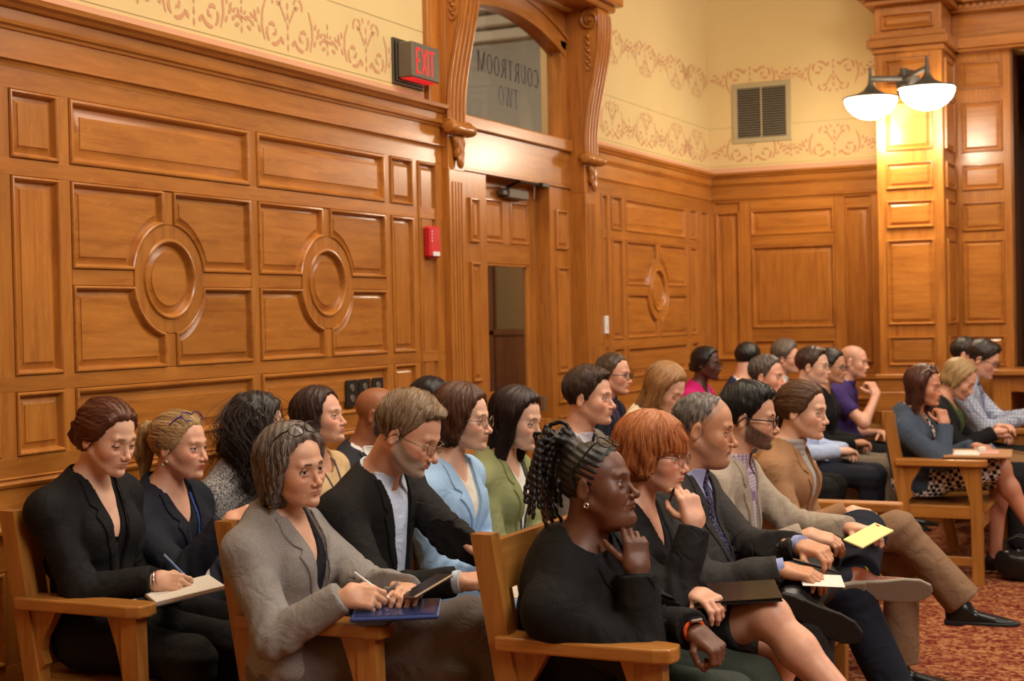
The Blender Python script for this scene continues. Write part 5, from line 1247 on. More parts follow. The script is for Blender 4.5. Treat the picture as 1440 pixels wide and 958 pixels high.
    if tie:
        tm = cloth(*tie)
        pk = [(-.019, .022), (.019, .022), (.013, -.018), (-.013, -.018)]; pt = [(-.013, -.016), (.013, -.016), (.036, -cutv-.05), (-.036, -cutv-.05)]
        def tf(P):
            u, v, f = uvf(P); d = torso(P)-T_OUT*.35; a_ = np.maximum(np.maximum(d-.008, -d-.002), poly2(u, v, pt)); b_ = np.maximum(np.abs(neckcap(P, neckr+.004))-.013, poly2(u, v, pk)); return np.maximum(smin(a_, b_, .006), -f)
        l2, h2 = bbox([Nb+lf*.05+up*.04, Nb-lf*.05, Nb+fw*.24, Nb+fw*.22-up*(cutv+.02)], .012); mesh_obj('tie', [nets(tf, l2, h2, lv)], tm, root)
    cf = top.get('cuffc')
    if cf:
        for k in 'RL':
            ar = arm[k]; fa = nrm(ar['W']-ar['E']); b0 = ar['W']-fa*.02; V = MB().tube([b0, ar['W']+fa*.008], [.034, .0335], 18, cap=True).build('shirt_cuff', cloth(*cf) if isinstance(cf[0], tuple) else cloth(cf), root, auto=50)
    # ---- lower clothes
    lcol = s['low']; lm = cloth(*lcol) if isinstance(lcol[0], tuple) else cloth(lcol)
    tr = s.get('tr', (.088, .066, .052)); 
    def lower(P):
        d = ell(P, P0+fw*.02-U0*.012, (.150*g, .185*g, .115), TM); leg = None
        for k in 'RL':
            h_, K, An, toe = legs[k]
            e = cap(P, h_, K, tr[0]*g**.6, tr[1])
            if sk: e = e if sk < .01 else e
            else:
                dn = nrm(An-K); e2 = cap(P, K, An, tr[1]*.96, tr[2]); e2 = np.maximum(e2, (P-A3(An-dn*s.get('tcut', .0))) @ A3(dn)); e = smin(e, e2, .035)
                kk = np.exp(-((P-A3(K))**2).sum(1)/.008); e = e+kk*.004*np.sin((P-A3(K)) @ A3(dn)*110)
            leg = e if leg is None else smin(leg, e, .02 if not sk else .11)
        d = smin(d, leg, .05)
        if sk:
            for k in 'RL':
                h_, K, An, toe = legs[k]; d1 = nrm(K-h_); 
            Km = (legs['R'][1]+legs['L'][1])/2; hm = (legs['R'][0]+legs['L'][0])/2; dm = nrm(Km-hm)
            d = np.maximum(d, (P-A3(Km-dm*sk)) @ A3(dm))
        return np.maximum(d+.003*wr(P, .9, ph+2), .439-P[:, 2]-10*np.maximum(0, (P-A3(P0)) @ A3(F0_)-.30))
    l3, h3 = bbox([P0-F0_*.16+lf*.19, P0-lf*.19+U0*.1]+[x for k in 'RL' for x in ((legs[k][1],) if sk else (legs[k][1], legs[k][2]))], .095)
    if not s.get('nolow'): mesh_obj('skirt' if sk else 'trousers', [nets(lower, l3, h3, gv*1.15)], lm, root)
    # ---- shoes
    for k in 'RL':
        if s.get('noshoes'): break
        h_, K, An, toe = legs[k]; sn = s.get('shn'+k); sn = nrm(lo(sn)) if sn else U0; tt = nrm(toe-(toe @ sn)*sn); sd = np.cross(sn, tt); FM = np.stack([tt, sd, sn], 1).astype(f32); s_ = s.get('shs', .88 if fem else 1.0)
        out = [(-.065, -.026), (-.07, 0), (-.065, .026), (-.03, .034), (.05, .036), (.12, .046), (.17, .042), (.205, .022), (.212, 0), (.205, -.022), (.17, -.042), (.12, -.046), (.05, -.036), (-.03, -.034)]
        out = [(x*s_, y*s_) for x, y in out]; hl = .09*s_
        def up_(P):
            Q = (P-A3(An)) @ FM; o2 = poly2(Q[:, 0], Q[:, 1], out); hgt = -.030-.22*np.maximum(Q[:, 0]-.02, 0)+.0
            d = smax(smax(o2+.004, Q[:, 2]-hgt*s_, .03), -hl+.012-Q[:, 2], .008)
            an = smax(ell(P, An-U0*0+tt*-.01-sn*.03, (.047, .037, .05), FM), -hl+.012-Q[:, 2], .004); return smin(d, an, .03)
        def so_(P):
            Q = (P-A3(An)) @ FM; o2 = poly2(Q[:, 0], Q[:, 1], out)-.002; th = np.where(Q[:, 0] < .0, .0, .006); return smax(smax(o2, Q[:, 2]+hl-.016, .004), -hl+th*1.0-Q[:, 2]-.004, .004)
        l4, h4 = bbox([An-tt*.08-sn*.1, An+tt*.22-sn*.1, An+sn*.02, An+sd*.05-sn*.05, An-sd*.05, An+tt*.22+sd*.05-sn*.1, An+tt*.2-sd*.05-sn*.1], .015)
        so = mesh_obj('shoe', [nets(up_, l4, h4, gv*.62)], s.get('shoem', SHOEB), root); 
        if so is not None: mesh_obj('sole', [nets(so_, l4, h4, gv*.55)], s.get('solem', SOLEB), so)
        if s.get('sock'):
            MB().tube([An+nrm(K-An)*.10, An+nrm(K-An)*.03, An-sn*.03], [.042, .038, .036], 16).build('sock', s['sock'], root, auto=60)
    # ---- spectacles
    gsp = s.get('glasses')
    if gsp:
        Mh = Matrix([[*(Rh[i]*hs), Hc[i]] for i in range(3)]+[[0, 0, 0, 1]]); onh = gsp.get('on'); r = gsp.get('r', .0011); w, h = gsp.get('wh', (.0245, .0175))
        if onh: Mh = Mh @ Matrix.Translation(onh[0]) @ Matrix.Rotation(radians(onh[1]), 4, 'Y') @ Matrix.Translation((-.104, 0, 0))
        ge = empty('glasses', (0, 0, 0)); ge.parent = root
        for sg in (-1, 1):
            pw = gsp.get('p', 2.6); rim = []
            for i in range(28):
                t = 2*pi*i/28; cx = math.copysign(abs(cos(t))**(2/pw), cos(t)); cz_ = math.copysign(abs(sin(t))**(2/pw), sin(t)); yy = sg*.0325+cx*w; rim.append(Mh @ Vector((.106-1.6*(yy*yy), yy, -.004+cz_*h)))
            ro = MB().tube(rim, r, 6, closed=True).build('rim', gsp['m'], ge, auto=60)
            MB().add([tuple(p) for p in rim], [tuple(range(28))]).build('lens', LENS if not gsp.get('dark') else gsp['dark'], ge)
            tp = [Mh @ Vector(p) for p in ((.1, sg*(.033+w), .002), (.085, sg*.0735, .004), (.03, sg*.0800, .003), (-.002, sg*.0815, .006), (-.022, sg*.083, -.012), (-.03, sg*.083, -.028))]
            MB().tube(tp, [r*1.5, r*1.4, r*1.2, r*1.3, r*1.6, r*1.4], 6).build('temple', gsp.get('tm', gsp['m']), ge, auto=60)
        MB().tube([Mh @ Vector(p) for p in ((.1045, -.009, .002), (.107, 0, .005), (.1045, .009, .002))], r*1.1, 6).build('bridge', gsp['m'], ge, auto=60)
    if s.get('earring'):
        rad, m_ = s['earring']
        for sg in (-1, 1):
            c0 = np.array((.000, .0815*sg*s.get('fw', 1), -.040-rad)); pts = [Hc+Rh @ (c0+np.array((rad*cos(t), .004*sg, rad*sin(t))))*hs for t in np.linspace(0, 2*pi, 17)[:-1]]; MB().tube(pts, .0014+rad*.07, 6, closed=True).build('earring', m_, root, auto=60)
    ly = s.get('lanyard')
    if ly:
        def surf(u, v, e=.004):
            o_ = Nb+lf*u+up*v+fw*.26
            for _ in range(16): o_ = o_-fw*float(min(outer_cut(A3(o_)[None])[0], (torso(A3(o_)[None])-T_OUT*.35)[0]))*.85
            return o_+fw*e
        wd_ = ly.get('w', .006); bot = ly.get('v', -.27)
        for sg in (-1, 1):
            pts = [Nb+lf*sg*.066+up*.028-fw*.02]+[surf(sg*(.062-(.062-.006)*t), .012+(bot-.012)*t) for t in np.linspace(0.08, 1, 8)]
            V = []; 
            for i, p in enumerate(pts): V += [p-lf*wd_, p+lf*wd_]
            mb = MB().add(V, [(2*i, 2*i+1, 2*i+3, 2*i+2) for i in range(len(pts)-1)]); o = mb.build('lanyard', ly['m'], root); md = o.modifiers.new('solid', 'SOLIDIFY'); md.thickness = .0015
        c0 = surf(0, bot-.05, .008); MB().add([c0-lf*.028+up*.042, c0+lf*.028+up*.042, c0+lf*.028-up*.042, c0-lf*.028-up*.042], [(0, 1, 2, 3)]).build('badge', ly.get('bm', WHITEP), root).modifiers.new('s', 'SOLIDIFY').thickness = .002
    s['_root'] = root; s['_Nb'] = Nb; s['_Hc'] = Hc; s['_Rh'] = Rh; s['_fw'] = fw; s['_legs'] = legs
    return root
SHOEB = plain('black_leather', (.010, .010, .011), .28); SOLEB = plain('black_rubber', (.015, .014, .013), .7); WHITEP = plain('white_paper', (.78, .76, .72), .7)
GOLD = plain('gold', (.75, .5, .18), .25, 1); SILVER = plain('silver', (.7, .7, .68), .25, 1); TORT = plain('dark_frame', (.02, .012, .01), .3); WIRE = plain('wire_frame', (.22, .17, .12), .35, .8)
# ------------------------------------------------------------ the audience
FAIR = srgb(226, 178, 150); FAIR2 = srgb(216, 164, 134); ROSY = srgb(222, 166, 138); TAN = srgb(204, 148, 114); BROWN = srgb(128, 80, 54); DARK = srgb(108, 68, 50)
BLK = (.0075, .0072, .0075); CHAR = srgb(46, 43, 42); WHITE_ = srgb(222, 218, 212); BLUE_SH = srgb(160, 172, 205)
PEN = dict(d=(.84, .30, -.14), b=(.1, -.80, .60), curl=((20, 30), 44, 56, 64, 68))
GW = lambda m, **k: dict(dict(m=m), **k)
LANB = plain('blue_lanyard', srgb(38, 70, 140), .6); LEATH = plain('brown_leather', srgb(120, 55, 28), .4); CREPE = plain('pale_rubber_sole', srgb(150, 138, 122), .75)
SOCKY = cloth(srgb(24, 28, 40), .9, 'stripes', srgb(190, 160, 40), .018); SOCKP = cloth(srgb(38, 34, 44), .9, 'dots', srgb(190, 90, 60), 45)
PEOPLE = [
 # front row
 dict(label='woman with short locs, black jacket, chin in her hand', f=1, q=0, at=(-1.60, 3.80), head=(-1.50, 3.65, 1.066), hyaw=2, hpitch=-9, hroll=-3, hs=.99, fw=1.06, jaw=1.08, cheek=1.15, chin2=1, lips=1.25, nose=1.16, age=.8, frown=1.5, skin=DARK, blush=.1, lipm=.4, hairc=(.010, .008, .008), style='locs', lid=14, girth=1.22, sw=.184, neck=1.12, belly=.05,
   R=dict(w=(-1.372, 3.61, .852), world=1, d=(-.10, .18, 1), b=(.65, -.75, .0), curl=((2, 6), (18, 22, 14), (34, 48, 30), (46, 60, 38), (52, 66, 42)), pole=(-.15, -.3, -1)), L=dict(w=(-1.22, 3.62, .705), world=1, d=(.75, -.2, -.45), b=(.2, -.2, 1), curl=((25, 40), 60, 65, 68, 70), pole=(-.4, .5, -.6)),
   top=dict(jacket=1, c=(BLK, .8), v=.26, hw=.055, lw=.05, buttons=1, inner=(srgb(24, 24, 30), .8), scollar=(srgb(30, 30, 38), .8), nk=.006, t=.018, wr=1.2, hem=-.06), low=(srgb(52, 58, 50), .85), tr=(.098, .080, .066), glasses=GW(BLACK, on=((.050, 0, .116), -42), wh=(.028, .019), r=.0022), earring=(.006, SILVER), seed=4),
 dict(label='woman with ginger bobbed hair and wire glasses, hand raised to her chin', f=1, q=0, at=(-1.58, 4.12), head=(-1.50, 4.094, 1.108), hyaw=0, hpitch=4, hs=.97, age=.7, cheek=1.05, skin=ROSY, blush=.6, hairc=srgb(188, 112, 60), style='bob', fringe=.7, hlen=.078, hvol=1.12, iris=(.12, .16, .2), lid=12, ns=1100, grey=(srgb(205, 130, 75), .3), slen=.12, part=.0,
   R=dict(w=(-1.335, 3.985, .925), world=1, d=(-.32, .15, .95), b=(.75, -.65, .2), curl=((15, 30), (25, 40, 25), (35, 50, 30), (45, 60, 35), (50, 65, 40)), pole=(.2, -.4, -1)), L=dict(w=(-1.31, 3.90, .745), world=1, d=(.7, -.5, -.1), b=(.1, -.3, 1), curl=((15, 20), 35, 40, 45, 48)),
   top=dict(jacket=1, c=(BLK, .75), v=.24, hw=.06, lapel=0, buttons=1, inner=(.010, .010, .012), iv=(.05, .12)), low=(srgb(34, 33, 34), .7), skirt=.06, legR=((.45, -.15, .685), (.75, -.20, .40), (.8, -.05, -.55)), legL=((.45, -.03, .55), (.40, -.06, .10), (1, 0, 0)), glasses=GW(WIRE, wh=(.0235, .0165)), earring=(.009, SILVER), seed=9),
 dict(label='stocky grey-haired man in charcoal suit, lilac shirt and dotted tie, pen in hand', q=0, at=(-1.63, 4.72), head=(-1.55, 4.715, 1.137), hyaw=9, hpitch=8, hs=1.02, fw=1.05, jaw=1.12, cheek=1.0, chin2=1, nose=1.22, age=.9, frown=3, lips=.9, skin=TAN, blush=.35, hairc=srgb(92, 84, 78), style='short', ht=.0022, htop=0, hl=-.030, hside=-.004, scalp=(srgb(120, 100, 88), .4), ns=1100, slen=.022, sr=.0006, grey=(srgb(150, 142, 134), .45), lid=8, neck=1.18, girth=1.12, belly=.05, sw=.20, browm=.9, tr=(.098, .078, .064), brow=srgb(60, 50, 44), beard=(srgb(120, 95, 82), .3, 0),
   R=dict(w=(-1.24, 4.54, .715), world=1, d=(.85, .1, -.15), b=(0, -.2, 1), curl=((10, 15), 25, 28, 30, 34)), L=dict(w=(-1.22, 4.70, .765), world=1, d=(.88, -.35, -.12), b=(.2, -.25, 1), curl=((25, 35), 40, 48, 55, 60)),
   top=dict(jacket=1, c=(srgb(50, 47, 46), .8), v=.34, hw=.062, inner=(srgb(150, 156, 196), .7), scollar=(srgb(158, 164, 204), .7), tie=(srgb(30, 32, 62), .5, 'dots', srgb(150, 150, 190), 150), cuffc=srgb(150, 160, 205), wr=1.5), low=(srgb(40, 38, 38), .8), legL=((.38, .24, .60), (.44, -.17, .635), (.8, -.12, -.55)), shnL=(-.2, .92, .34), legR=((.46, -.15, .53), (.50, -.17, .09), (1, -.1, 0)), sock=SOCKP, seed=2),
 dict(label='bearded man with dark glasses and black hair, beige blazer over checked shirt', q=0, at=(-1.64, 5.28), head=(-1.56, 5.279, 1.133), hyaw=8, hpitch=6, nose=1.15, skin=FAIR2, blush=.4, hairc=(.012, .009, .008), style='short', quiff=1, htop=.010, ht=.013, hl=-.006, ns=1100, slen=.06, lid=16, beard=(srgb(48, 32, 26), .85, .004), brow=(.01, .008, .007), browm=.95,
   R=dict(w=(-1.30, 5.09, .745), world=1, d=(.9, .3, -.25), b=(0, -.3, 1)), L=dict(w=(-1.20, 5.33, .735), world=1, d=(.8, -.4, 0), b=(.1, 0, 1)),
   top=dict(jacket=1, c=(srgb(150, 136, 120), .9, 'tweed', srgb(176, 162, 146), 420), v=.36, hw=.066, hwb=.01, inner=(srgb(206, 196, 206), .8, 'check', srgb(140, 110, 150), .012), scollar=(srgb(206, 196, 206), .8, 'check', srgb(140, 110, 150), .012), copen=.018, wr=1.6), low=(srgb(26, 30, 42), .85), tr=(.10, .082, .070), legL=((.44, .24, .69), (.50, -.10, .60), (.95, -.06, -.27)), shnL=(-.34, .80, .50), legR=((.47, -.13, .53), (.66, -.13, .12), (1, 0, -.05)), shs=1.1, shoem=LEATH, solem=CREPE, sock=SOCKY, glasses=GW(TORT, wh=(.0255, .016), r=.0022, p=3.5), seed=5),
 dict(label='young woman with tied-back brown hair, camel blazer over grey top, legs crossed', f=1, q=0, at=(-1.60, 5.93), head=(-1.52, 5.909, 1.118), hyaw=-6, hpitch=5, hs=.99, skin=FAIR, blush=.5, hairc=srgb(98, 66, 42), style='pony', tie=(-.10, 0, .012), tail=[(-.118, 0, -.005), (-.125, 0, -.06), (-.10, 0, -.13)], tailr=(.026, .036, .036, .022), ns=1000, lid=14, iris=(.1, .12, .12),
   R=dict(w=(-1.29, 5.72, .745), world=1, d=(.85, .35, -.2), b=(0, -.35, 1)), top=dict(jacket=1, c=(srgb(146, 108, 76), .85), v=.34, hw=.062, hwb=.02, lw=.05, inner=(srgb(170, 166, 164), .9), turtle=1, buttons=0, wr=1.3), low=(srgb(128, 100, 76), .85), tr=(.086, .068, .075), legR=((.46, -.03, .655), (.69, .03, .375), (1, .12, -.1)), legL=((.45, .08, .53), (.43, .10, .10), (1, .1, 0)), shs=1.0, seed=8),
 # middle row
 dict(label='woman in grey suit with greying bob and glasses on her head, pen over a tablet', f=1, q=0, at=(-2.45, 3.64), head=(-2.43, 3.60, 1.099), hyaw=-12, hpitch=4, hroll=6, hs=.98, fw=1.04, jaw=1.06, cheek=1.1, age=.7, nose=1.08, frown=2, skin=FAIR2, blush=.45, lipm=.6, hairc=srgb(84, 70, 62), style='bob', hlen=.135, hvol=1.06, hl=-.008, hfront=-.014, ns=1200, slen=.15, part=-.03, grey=(srgb(168, 156, 146), .42), lid=20, gaze=(-8, -8), girth=1.08, brow=srgb(40, 28, 24), browm=.9,
   R=dict(w=(-2.165, 3.45, .772), world=1, **PEN), L=dict(w=(-2.06, 3.63, .757), world=1, d=(.35, -.85, .1), b=(.3, .1, 1), curl=((15, 20), 35, 40, 42, 45)),
   top=dict(jacket=1, c=(srgb(128, 122, 118), .9, 'tweed', srgb(150, 144, 140), 380), v=.31, hw=.060, lw=.058, inner=(.012, .012, .016), iv=(.05, .13), wr=1.5, hem=-.08), low=(srgb(104, 97, 94), .9), tr=(.098, .080, .078), legR=((.52, .09, .645), (.70, .20, .34), (1, .2, -.2)), legL=((.48, .05, .52), (.44, .02, .10), (1, 0, 0)), glasses=GW(TORT, on=((.054, 0, .126), -38), wh=(.026, .018), r=.002), seed=12),
 dict(label='man with sandy grey hair and short beard looking down, black suit', q=0, at=(-2.47, 4.10), head=(-2.28, 4.016, 1.165), hyaw=4, hpitch=24, hs=1.04, nose=1.2, age=.9, skin=ROSY, blush=.5, hairc=srgb(134, 104, 74), style='short', ht=.012, htop=.008, quiff=.6, hl=-.008, hside=.006, ns=1500, slen=.07, grey=(srgb(168, 146, 120), .4), lid=-8, gaze=(0, 25), beard=(srgb(178, 160, 146), .95, .006), brow=srgb(130, 100, 75), nb=(-.02, .03, .0), comb=-.5,
   R=dict(w=(-2.02, 3.84, .748), world=1, d=(.55, .75, 0), b=(.2, -.2, 1), curl=((15, 20), 30, 35, 38, 40)), L=dict(w=(-1.98, 4.06, .742), world=1, d=(.45, -.85, .0), b=(.3, .1, 1), curl=((15, 20), 30, 35, 38, 40)),
   top=dict(jacket=1, c=(srgb(24, 22, 22), .8), v=.40, hw=.068, hwb=.02, lw=.04, inner=(srgb(196, 208, 230), .7), scollar=(srgb(200, 212, 232), .7), copen=.02, cuffc=srgb(200, 212, 232), wr=1.5, buttons=0), low=(BLK, .8), glasses=GW(WIRE, wh=(.0245, .0145), r=.0013, p=3.2), seed=6),
 dict(label='woman with wavy brown bob and round glasses in light blue double-breasted blazer', f=1, q=0, at=(-2.49, 4.66), head=(-2.41, 4.637, 1.165), hyaw=5, hpitch=3, skin=FAIR, blush=.45, nose=1.1, hairc=srgb(92, 56, 36), style='bob', hlen=.10, hvol=1.08, hl=.002, ns=900, slen=.11, part=.02, curl=.0, lid=16,
   top=dict(jacket=1, c=(srgb(150, 180, 212), .85), v=.27, hw=.064, lw=.06, inner=(srgb(226, 216, 198), .85), iv=(.055, .06), btn=GOLD, buttons=2, wr=1.3), low=(srgb(150, 180, 212), .85), glasses=GW(WIRE, wh=(.024, .0205), p=2.0), seed=3),
 dict(label='young woman with long dark hair, olive blazer over white top and a dark lanyard', f=1, q=0, at=(-2.48, 5.08), head=(-2.40, 5.061, 1.134), hyaw=-2, hpitch=10, hs=.97, skin=FAIR, blush=.6, hairc=srgb(44, 24, 18), style='long', hlen=.23, hvol=.95, ns=900, slen=.26, lid=6, lipc=srgb(170, 70, 70), part=.01,
   top=dict(jacket=1, c=(srgb(128, 130, 88), .85), v=.36, hw=.070, hwb=.025, lw=.04, inner=(srgb(226, 220, 208), .85), iv=(.06, .07), wr=1.2, buttons=0), low=(srgb(60, 58, 52), .85), lanyard=dict(m=plain('navy_lanyard', srgb(30, 38, 60), .6), v=-.30), earring=(.005, SILVER), seed=14),
 dict(label='man with brown hair in grey suit and dark tie behind the woman in olive', q=1, at=(-2.48, 5.82), head=(-2.40, 5.781, 1.174), hyaw=2, hpitch=0, hs=1.02, nose=1.1, skin=ROSY, blush=.6, hairc=srgb(66, 44, 32), style='short', ht=.014, htop=.008, quiff=.6, hside=.012, ns=700, slen=.06, lid=16,
   top=dict(jacket=1, c=(srgb(110, 102, 92), .9), v=.34, inner=(srgb(206, 204, 214), .7), scollar=(srgb(206, 204, 214), .7), tie=(srgb(30, 30, 36), .5)), low=(srgb(60, 56, 52), .85), seed=11),
 # wall row
 dict(label='woman with auburn low bun, black suit, writing in a notebook', f=1, q=0, at=(-3.26, 3.72), head=(-3.20, 3.698, 1.166), hyaw=-6, hpitch=16, hs=.99, skin=FAIR, blush=.45, hairc=srgb(110, 62, 40), style='bun', bun=(-.104, 0, -.012), bunr=(.034, .05, .052), tie=(-.095, 0, -.01), ns=1300, slen=.13, lid=-14, gaze=(0, 25), hl=0, earring=(.004, GOLD),
   R=dict(w=(-2.985, 3.655, .728), world=1, **PEN), L=dict(w=(-3.05, 3.84, .65), world=1, d=(.45, -.8, .05), b=(.1, .1, -1), curl=(5, 10, 12, 14, 16)),
   top=dict(jacket=1, c=(BLK, .8), v=.33, hw=.060, hwb=.006, lw=.052, inner=(.010, .010, .011), iv=(.05, .20), wr=1.4, buttons=0), low=(BLK, .85), tr=(.088, .070, .085), lanyard=dict(m=BLACK, v=-.33, w=.003), seed=15),
 dict(label='blonde woman with a ponytail and blue glasses on her head, navy blazer and blue lanyard', f=1, q=0, at=(-3.30, 4.15), head=(-3.24, 4.112, 1.100), hyaw=4, hpitch=3, hs=.99, age=.7, skin=ROSY, blush=.5, lipc=srgb(190, 70, 60), lipm=1, hairc=srgb(176, 138, 88), style='pony', tie=(-.098, 0, .05), tail=[(-.125, 0, .045), (-.15, 0, -.02), (-.14, 0, -.11)], tailr=(.02, .032, .032, .014), ns=1300, slen=.12, grey=(srgb(214, 184, 138), .35), lid=14,
   R=dict(w=(-2.985, 4.03, .862), world=1, d=(.75, .35, .3), b=(.2, -.6, .8), curl=((20, 20), 35, 40, 45, 50)), top=dict(jacket=1, c=(srgb(26, 28, 38), .8), v=.26, hw=.062, lw=.05, inner=(.012, .013, .02), iv=(.055, .10), wr=1.3), low=(BLK, .85), glasses=GW(plain('blue_frame', srgb(46, 40, 120), .3), on=((.050, 0, .112), -42), wh=(.026, .018), r=.002), earring=(.010, SILVER), lanyard=dict(m=LANB, v=-.24, w=.007), seed=16),
 dict(label='woman with long curly dark hair in a salt-and-pepper tweed jacket, face turned away', f=1, q=1, at=(-3.30, 4.60), head=(-3.25, 4.589, 1.124), hyaw=38, hpitch=5, skin=FAIR2, hairc=srgb(38, 26, 22), style='long', hlen=.23, hvol=1.35, curl=.0065, ns=700, slen=.28, sr=.0011,
   top=dict(jacket=1, c=(srgb(60, 58, 58), .95, 'tweed', srgb(180, 176, 172), 190), v=.2, hw=.05, lapel=0, inner=srgb(60, 58, 58), buttons=0), low=(BLK, .85), seed=17),
 dict(label='woman with curly brown hair pinned back, sand-coloured sleeveless top and lanyard, head tilted up', f=1, q=1, at=(-3.30, 5.05), head=(-3.25, 5.018, 1.135), hyaw=6, hpitch=-8, skin=ROSY, blush=.55, hairc=srgb(62, 38, 30), style='bob', hlen=.11, curl=.0, hvol=1.0, hl=-.01, ns=500, slen=.10, lid=8,
   top=dict(c=(srgb(196, 166, 122), .85), sleeve='short', nk=.03), bare_arm=1, low=(srgb(60, 56, 54), .85), lanyard=dict(m=plain('grey_lanyard', srgb(70, 64, 80), .6), v=-.2, w=.004), seed=18),
 dict(label='bald man with black beard in dark suit, half hidden behind the man looking down', q=1, at=(-3.31, 5.49), head=(-3.25, 5.469, 1.118), hyaw=18, hpitch=6, skin=srgb(156, 98, 66), blush=.1, hairc=(.01, .008, .007), style=None, beard=((.012, .009, .008), .95, .002), top=dict(jacket=1, c=(srgb(44, 44, 48), .85), v=.3, inner=WHITE_, scollar=WHITE_), low=(BLK, .85), seed=19),
 dict(label='person with short black hair of whom only the head top shows behind the suited man', q=2, at=(-3.31, 5.97), head=(-3.25, 5.947, 1.135), hyaw=8, skin=BROWN, blush=.1, hairc=(.012, .01, .01), style='short', ht=.008, top=dict(c=(srgb(50, 50, 56), .85)), low=(BLK, .85), seed=20),
 # beyond the door, against the wall
 dict(label='man with cropped hair and dark glasses, navy suit, nearest the door in the wall row', q=1, at=(-3.22, 7.98), head=(-3.15, 7.959, 1.179), hyaw=2, hpitch=3, skin=ROSY, blush=.5, hairc=srgb(84, 66, 52), style='short', ht=.008, hl=-.01, ns=0, top=dict(jacket=1, c=(srgb(30, 32, 42), .85), v=.3, inner=srgb(52, 62, 96), scollar=srgb(52, 62, 96), tie=(srgb(70, 40, 44), .6)), low=(BLK, .85), glasses=GW(TORT, r=.0024, p=3.5), seed=21),
 dict(label='woman with glasses and pulled-back black hair in a magenta cardigan', f=1, q=2, at=(-3.22, 9.70), head=(-3.15, 9.686, 1.177), hyaw=-4, hpitch=2, skin=srgb(88, 52, 40), blush=.1, hairc=(.012, .01, .01), style='bun', bun=(-.10, 0, -.02), bunr=(.03, .035, .035), top=dict(jacket=1, c=(srgb(196, 30, 110), .85), v=.3, hw=.06, hwb=.03, lapel=0, inner=srgb(150, 110, 100), iv=(.05, .08), buttons=0), low=(BLK, .85), glasses=GW(TORT, r=.0022), seed=22),
 dict(label='man with black hair in navy suit seen from behind, far end of the wall row', q=2, at=(-3.10, 10.28), head=(-3.03, 10.28, 1.18), hyaw=60, hpitch=8, skin=ROSY, blush=.5, hairc=(.014, .011, .010), style='short', ht=.012, top=dict(jacket=1, c=(srgb(28, 36, 66), .85), v=.3, inner=WHITE_, scollar=WHITE_), low=(BLK, .85), seed=23),
 dict(label='man with curly grey hair and glasses in grey jacket near the corner', q=2, at=(-3.01, 10.95), head=(-2.935, 10.95, 1.172), hyaw=0, hpitch=2, skin=ROSY, blush=.7, hairc=srgb(110, 98, 88), style='short', ht=.020, htop=.012, top=dict(jacket=1, c=(srgb(96, 90, 84), .85), v=.3, inner=WHITE_, scollar=WHITE_), low=(BLK, .85), glasses=GW(TORT, r=.0018), seed=24),
 # beyond the door, middle row
 dict(label='woman with long straight blonde hair looking down, cream jacket', f=1, q=1, at=(-2.47, 6.75), head=(-2.40, 6.732, 1.165), hyaw=-8, hpitch=28, skin=FAIR, blush=.4, hairc=srgb(168, 122, 76), style='long', hlen=.25, hvol=1.0, hfront=.04, ns=450, slen=.28, lid=-12, top=dict(jacket=1, c=(srgb(216, 200, 168), .85), v=.3, hw=.07, hwb=.04, lapel=0, inner=srgb(40, 40, 46), buttons=0), low=(BLK, .85), seed=25),
 dict(label='older man with dark grey hair in dark jacket before the curly-haired man', q=1, at=(-2.46, 8.46), head=(-2.38, 8.447, 1.144), hyaw=-4, hpitch=2, nose=1.2, age=1, skin=ROSY, blush=.6, hairc=srgb(74, 62, 54), style='short', ht=.012, hl=-.008, grey=(srgb(130, 120, 110), .4), ns=200, slen=.05, top=dict(jacket=1, c=(srgb(52, 50, 50), .85), v=.3, inner=WHITE_, scollar=WHITE_), low=(BLK, .85), seed=26),
 dict(label='young man with brown hair and thin glasses in pale blue shirt', q=2, at=(-2.36, 9.12), head=(-2.27, 9.10, 1.176), hyaw=-2, hpitch=0, skin=FAIR, blush=.6, hairc=srgb(66, 44, 34), style='short', ht=.012, quiff=.6, top=dict(c=(srgb(176, 190, 220), .8), scollar=srgb(176, 190, 220)), low=(srgb(36, 40, 52), .85), glasses=GW(WIRE), seed=27),
 dict(label='woman with dark hair and glasses in black cardigan, between two men', f=1, q=2, at=(-2.40, 9.72), head=(-2.30, 9.70, 1.155), hyaw=-4, hpitch=6, skin=TAN, hairc=(.018, .013, .011), style='bun', bun=(-.1, 0, -.02), bunr=(.03, .03, .03), top=dict(c=(BLK, .85)), low=(srgb(120, 108, 92), .85), glasses=GW(TORT, r=.0018), seed=28),
 dict(label='bald man in purple polo shirt resting his chin on his hand', q=2, at=(-2.42, 10.48), head=(-2.33, 10.50, 1.157), hyaw=0, hpitch=4, skin=ROSY, blush=.6, hairc=srgb(90, 70, 58), scalp=(srgb(120, 90, 72), .35), style=None, R=dict(w=(.27, -.06, .93), d=(-.45, .1, .9), b=(.8, -.5, .2), curl=((20, 20), 60, 65, 70, 72), pole=(.3, -.5, -1)), bare_arm=1, top=dict(c=(srgb(58, 42, 96), .85), sleeve='short', scollar=srgb(58, 42, 96)), low=(BLK, .85), seed=29),
 # right-hand bench
 dict(label='woman in denim jacket and gingham skirt with glasses on her head, chin on her hand', f=1, q=1, at=(-1.58, 8.72), head=(-1.52, 8.66, 1.075), hyaw=-10, hpitch=4, skin=srgb(196, 134, 104), blush=.4, hairc=srgb(84, 44, 30), style='long', hlen=.16, hvol=1.0, ns=500, slen=.2, hl=-.01, lid=14, girth=1.08, nb=(-.01, 0, 0),
